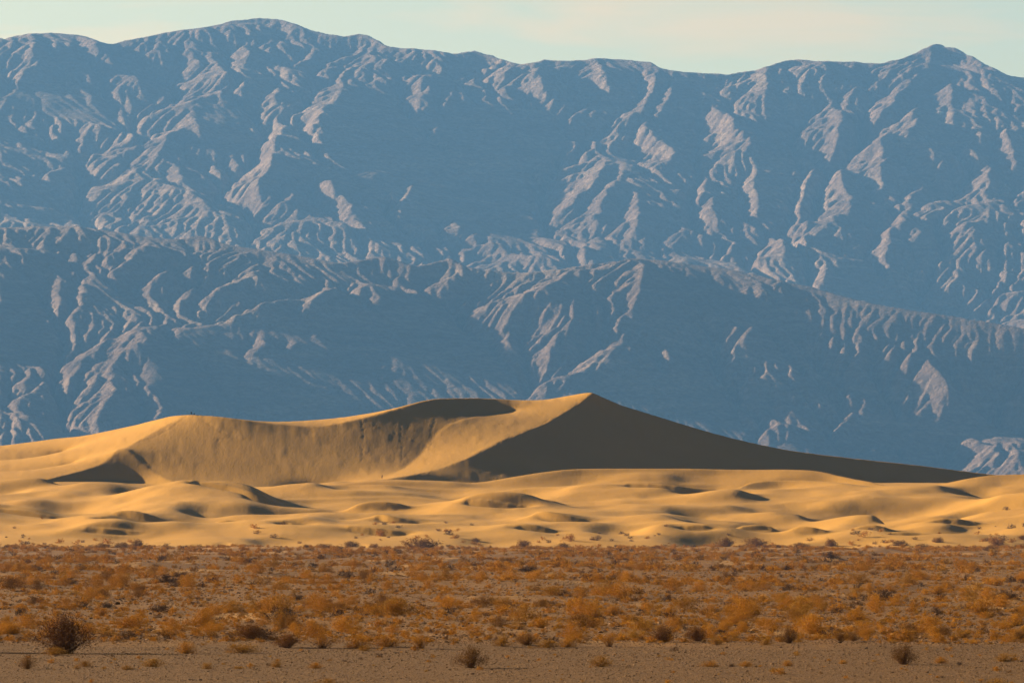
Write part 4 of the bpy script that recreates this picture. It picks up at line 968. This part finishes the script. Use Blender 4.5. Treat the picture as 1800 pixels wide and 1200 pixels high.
# a few more climb onto the first sand
Ne = 130
Ye = 1835 + nr.exponential(38, Ne); ue = nr.choice(nr.uniform(-40, 1840, 34), Ne) + nr.normal(0, 22, Ne); Xe = (ue - 900) * Ye / FPX
Ze = np.maximum(bilin(dune_h, (Ye - DY0) / DYD, (ue - U0) / DU), floor_h(Xe, Ye)); he = np.exp(nr.normal(0.0, 0.4, Ne))
Xs = np.concatenate([Xr[rest], Xe]); Ys = np.concatenate([Yr[rest], Ye]); Zs = np.concatenate([floor_h(Xr[rest], Yr[rest]), Ze])
so = scatter('scrub', Xs, Ys, Zs - 0.02, np.concatenate([wr[rest], he * 2.0]), np.concatenate([hr[rest], he]), nr.random(len(Xs)) * 6.28, np.concatenate([pk[rest], nr.choice([0, 3, 8, 9], Ne)]), lowp)
so['label'] = 'countless rust orange dry shrubs covering the flat up to the dunes'; so['category'] = 'scrub'

# small herbs between the shrubs, and stones on the gravel
Nh = 20000
Yh_ = 206 + (nr.random(Nh) ** 1.2) * 900; Yh_[:150] = nr.uniform(150, 206, 150); uh = nr.uniform(-150, 1950, Nh); Xh = (uh - 900) * Yh_ / FPX
hh_ = np.exp(nr.normal(-2.1, 0.4, Nh)); hh_[:150] *= 0.6; 
ho = scatter('dry_herbs', Xh, Yh_, floor_h(Xh, Yh_) - 0.01, hh_ * 2, hh_, nr.random(Nh) * 6.28, nr.integers(0, 10, Nh), lowp)
ho['label'] = 'tiny dry herbs between the shrubs'; ho['category'] = 'herbs'
stone_mats = []
for nm, c1, c2 in (('grey_stone', (0.10, 0.052, 0.022), (0.16, 0.085, 0.038)), ('dark_stone', (0.06, 0.036, 0.022), (0.10, 0.06, 0.036)), ('pale_stone', (0.24, 0.14, 0.07), (0.33, 0.20, 0.11))):
    stone_mats.append(plain(nm, c1, c2))
import bmesh
stones = []
for j in range(6):
    bm = bmesh.new(); bmesh.ops.create_icosphere(bm, subdivisions=1, radius=0.5)
    r_ = random.Random(j)
    for v in bm.verts: v.co *= r_.uniform(0.7, 1.15); v.co.z *= 0.6
    me = bpy.data.meshes.new('stone'); bm.to_mesh(me); bm.free(); me.materials.append(stone_mats[(0, 0, 0, 0, 1, 2)[j]]); stones.append(me)
Ns = 90000
Yq = np.concatenate([145 + nr.random(Ns // 2) * 75, 205 + (nr.random(Ns - Ns // 2) ** 1.5) * 420]); uq = nr.uniform(-80, 1880, Ns); Xq = (uq - 900) * Yq / FPX
sq = np.exp(nr.normal(-3.35, 0.42, Ns)) * np.interp(Yq, [150, 205, 235, 600], [0.8, 1.0, 2.0, 2.8]); sq[nr.random(Ns) < 0.003] *= 2.2
go_ = scatter('stones', Xq, Yq, floor_h(Xq, Yq) + sq * 0.1, sq, sq, nr.random(Ns) * 6.28, nr.integers(0, 6, Ns), stones)
go_['label'] = 'gravel and clods strewn over the bare flat'; go_['category'] = 'gravel'

# the floor itself: fine rows where the photograph looks, coarse beyond
rows = [-420, -300, -200, -100, 0, 50, 90]
y = 120.0
while y < 1900: rows.append(y); y *= 1.0065
rows += [1960, 2050, 2200, 2500, 3000, 4000, 5500, 7500, 9500, 11500, 12500]
rows = np.array(rows)
cols = np.concatenate([np.array([-16000, -9000, -5000, -3000, -1800, -1000, -600, -350, -200]), np.arange(-120, 1921, 5.5), np.array([2000, 2150, 2400, 2800, 3500, 5000, 7000, 11000, 18000])])
Yf_ = rows[:, None] + 0 * cols[None]
Xf_ = (cols[None] - 900) * np.maximum(Yf_, 120) / FPX
Xf_ = np.clip(Xf_, -3900 + np.linspace(-60, 0, len(cols))[None] * 0.5, 3900)
for j in range(1, len(cols)): Xf_[:, j] = np.maximum(Xf_[:, j], Xf_[:, j - 1] + 0.004)
Zf_ = floor_h(Xf_, Yf_)
for (mx, my, mh, mr) in mounds:
    jj = np.flatnonzero(np.abs(rows - my) < 3 * mr)
    if len(jj): Zf_[jj] += mh * np.exp(-(((Xf_[jj] - mx - 0.2 * mr) / mr) ** 2 + ((Yf_[jj] - my) / mr) ** 2))
grid_mesh('desert_floor', Xf_, Yf_, Zf_, desert_material())
# ------------------------------------------------------------------ the three walkers
def skin_tree(name, verts, edges, rads, mat, parent, root=0):
    me = bpy.data.meshes.new(name); me.from_pydata(verts, edges, []); me.update()
    o = bpy.data.objects.new(name, me); col.objects.link(o); o.parent = parent
    md = o.modifiers.new('skin', 'SKIN')
    me.skin_vertices[0] if me.skin_vertices else None
    if not me.skin_vertices:
        with bpy.context.temp_override(object=o, active_object=o, selected_objects=[o]):
            bpy.ops.mesh.customdata_skin_add()
    sv = me.skin_vertices[0].data
    for i, r in enumerate(rads):
        sv[i].radius = (r, r) if not isinstance(r, tuple) else r
        sv[i].use_root = (i == root)
    ss = o.modifiers.new('smooth', 'SUBSURF'); ss.levels = 1; ss.render_levels = 1
    me.materials.append(mat)
    return o
skin_m = plain('skin', (0.38, 0.22, 0.15), (0.42, 0.25, 0.17)); hair_m = plain('hair', (0.03, 0.02, 0.015), (0.05, 0.03, 0.02))
navy = plain('navy_cloth', (0.012, 0.016, 0.03), (0.02, 0.025, 0.045)); blk = plain('black_cloth', (0.012, 0.010, 0.010), (0.02, 0.017, 0.016)); brn = plain('brown_cloth', (0.06, 0.03, 0.02), (0.08, 0.04, 0.025))
def person(label, px, py, Y, facing, pose, top, legs_m):
    J = dict(pel=(0, 0, .93), bel=(0, 0, 1.08), che=(0, 0, 1.30), nec=(0, 0, 1.47), hd0=(0, .01, 1.55), hd1=(0, .015, 1.66), hdt=(0, .0, 1.74),
             shl=(-.19, 0, 1.40), ell=(-.25, -.03, 1.13), wrl=(-.27, .05, .88), shr=(.19, 0, 1.40), elr=(.25, -.03, 1.13), wrr=(.27, .05, .88),
             hil=(-.10, 0, .90), knl=(-.11, .03, .50), anl=(-.11, 0, .09), tol=(-.12, .16, .03), hir=(.10, 0, .90), knr=(.11, .03, .50), anr=(.11, 0, .09), tor=(.12, .16, .03))
    if pose == 'stride': J.update(knl=(-.11, .22, .53), anl=(-.11, .28, .09), tol=(-.12, .44, .05), knr=(.11, -.05, .49), anr=(.11, -.30, .12), tor=(.12, -.15, .03), ell=(-.27, -.14, 1.15), wrl=(-.29, -.12, .90), elr=(.29, .05, 1.14), wrr=(.38, .22, .92))
    if pose == 'crouch':
        J.update(pel=(0, -.12, .48), bel=(0, -.02, .60), che=(0, .12, .80), nec=(0, .20, .95), hd0=(0, .24, 1.02), hd1=(0, .27, 1.12), hdt=(0, .27, 1.20), shl=(-.19, .17, .89), ell=(-.24, .28, .66), wrl=(-.18, .44, .52),
                 shr=(.19, .17, .89), elr=(.24, .28, .66), wrr=(.18, .44, .52), hil=(-.11, -.10, .46), knl=(-.16, .30, .50), anl=(-.13, .02, .09), tol=(-.14, .18, .03), hir=(.11, -.10, .46), knr=(.16, .30, .50), anr=(.13, .02, .09), tor=(.14, .18, .03))
    root = bpy.data.objects.new('person', None); col.objects.link(root)
    x = (px - 900) * Y / FPX
    root.location = (x, Y, sand_z(x, Y) - 0.02); root.rotation_euler = (0, 0, facing); root.scale = (1.08, 1.08, 1.08)
    root['label'] = label; root['category'] = 'person'; root['group'] = 'walkers on the great dune'
    nm = list(J); ix = {n: i for i, n in enumerate(nm)}
    V = [J[n] for n in nm]
    E = [('pel', 'bel'), ('bel', 'che'), ('che', 'nec'), ('nec', 'hd0'), ('hd0', 'hd1'), ('hd1', 'hdt'), ('che', 'shl'), ('shl', 'ell'), ('ell', 'wrl'), ('che', 'shr'), ('shr', 'elr'), ('elr', 'wrr'),
         ('pel', 'hil'), ('hil', 'knl'), ('knl', 'anl'), ('anl', 'tol'), ('pel', 'hir'), ('hir', 'knr'), ('knr', 'anr'), ('anr', 'tor')]
    Rr = dict(pel=.13, bel=.12, che=.14, nec=.055, hd0=.075, hd1=.10, hdt=.06, shl=.06, ell=.042, wrl=.028, shr=.06, elr=.042, wrr=.028, hil=.09, knl=.06, anl=.042, tol=.035, hir=.09, knr=.06, anr=.042, tor=.035)
    Rl = [Rr[n] for n in nm]; El = [(ix[a], ix[b]) for a, b in E]
    for w, el in (('wrl', 'ell'), ('wrr', 'elr')):              # palm, four fingers of unequal length and a thumb from the palm's side
        p = Vector(J[w]); d = (p - Vector(J[el])).normalized(); s = d.cross(Vector((0, 1, 0))).normalized(); f_ = s.cross(d)
        V.append(tuple(p + d * .06)); pi = len(V) - 1; Rl.append(.03); El.append((ix[w], pi))
        for q, (o_, l_) in enumerate(((-.03, .075), (-.01, .09), (.01, .085), (.028, .065))):
            a = p + d * .09 + s * o_; b = a + d * l_ * .6 + f_ * .012; V += [tuple(a), tuple(b), tuple(b + d * l_ * .3 + f_ * .02)]; Rl += [.0095, .009, .008]
            n = len(V); El += [(pi, n - 3), (n - 3, n - 2), (n - 2, n - 1)]
        a = p + d * .04 + f_ * .03; V += [tuple(a), tuple(a + d * .04 + f_ * .02)]; Rl += [.011, .009]; n = len(V); El += [(pi, n - 2), (n - 2, n - 1)]
    skin_tree('body', V, El, Rl, skin_m, root, ix['pel'])
    def sub(name, names, edges, grow, mat):
        vv = [J[n] for n in names]; skin_tree(name, vv, [(names.index(a), names.index(b)) for a, b in edges], [Rr[n] + grow for n in names], mat, root, 0)
    sub('jacket', ['che', 'bel', 'pel', 'shl', 'ell', 'wrl', 'shr', 'elr', 'wrr'], [('pel', 'bel'), ('bel', 'che'), ('che', 'shl'), ('shl', 'ell'), ('ell', 'wrl'), ('che', 'shr'), ('shr', 'elr'), ('elr', 'wrr')], .06, top)
    sub('trousers', ['pel', 'hil', 'knl', 'anl', 'hir', 'knr', 'anr'], [('pel', 'hil'), ('hil', 'knl'), ('knl', 'anl'), ('pel', 'hir'), ('hir', 'knr'), ('knr', 'anr')], .045, legs_m)
    bm = bmesh.new(); bmesh.ops.create_icosphere(bm, subdivisions=2, radius=.115)
    for v in bm.verts:
        if v.co.y > 0.03: v.co.z = max(v.co.z, .03 + v.co.y * .2)
    me = bpy.data.meshes.new('hair'); bm.to_mesh(me); bm.free(); me.materials.append(hair_m)
    hz = bpy.data.objects.new('hair', me); hz.location = Vector(J['hd1']) + Vector((0, -.02, .03)); col.objects.link(hz); hz.parent = root
    # face: nose, eyes and mouth as small relief
    bm = bmesh.new()
    for dx_, dz_, r_ in ((0, 0, .016), (-.035, .025, .010), (.035, .025, .010), (0, -.045, .014)):
        bmesh.ops.create_icosphere(bm, subdivisions=1, radius=r_, matrix=Matrix.Translation((dx_, .095, dz_)))
    me = bpy.data.meshes.new('face'); bm.to_mesh(me); bm.free(); me.materials.append(skin_m)
    fz = bpy.data.objects.new('face', me); fz.location = Vector(J['hd1']); col.objects.link(fz); fz.parent = root
    return root
def crest_Y(px, Ylo, Yhi):
    Ys_ = np.arange(Ylo, Yhi, 1.0); x = (px - 900) * Ys_ / FPX
    z = np.array([sand_z(a, b) for a, b in zip(x, Ys_)]); return float(Ys_[np.argmax((z - H) / Ys_)])
person('upright person in dark clothes, left one of the two on the left dune crest', 336.5, 0, crest_Y(336.5, 2460, 2640) - 1.0, 0.3, 'stand', navy, navy)
person('crouching person in black, right one of the two on the left dune crest', 341.0, 0, crest_Y(341, 2460, 2640) - 1.0, -1.2, 'crouch', blk, blk)
px_, Yp_, zp_ = hit(671.7, 841, 2330, 2480)
person('lone person in dark brown walking at the foot of the great dune bowl', 671.7, 0, Yp_, 1.3, 'stride', blk, brn)

# ------------------------------------------------------------------ air
bm = bmesh.new(); bmesh.ops.create_cube(bm, size=1.0)
for v in bm.verts:
    v.co = Vector((v.co.x * 8800, 12100 + v.co.y * 25400, -5 + (v.co.z + .5) * 2480))
me = bpy.data.meshes.new('haze'); bm.to_mesh(me); bm.free()
hm_ = bpy.data.materials.new('haze'); hm_.use_nodes = True; nt = hm_.node_tree; nt.nodes.clear()
pv = nt.nodes.new('ShaderNodeVolumePrincipled'); out = nt.nodes.new('ShaderNodeOutputMaterial')
pv.inputs['Color'].default_value = (*HAZE_COLOR, 1); pv.inputs['Density'].default_value = HAZE_DENSITY; pv.inputs['Anisotropy'].default_value = 0.0
nt.links.new(pv.outputs[0], out.inputs['Volume']); me.materials.append(hm_)
hz = bpy.data.objects.new('haze', me); col.objects.link(hz); hz['kind'] = 'stuff'
hz['label'] = 'blue air between the dunes and the mountains'; hz['category'] = 'haze'
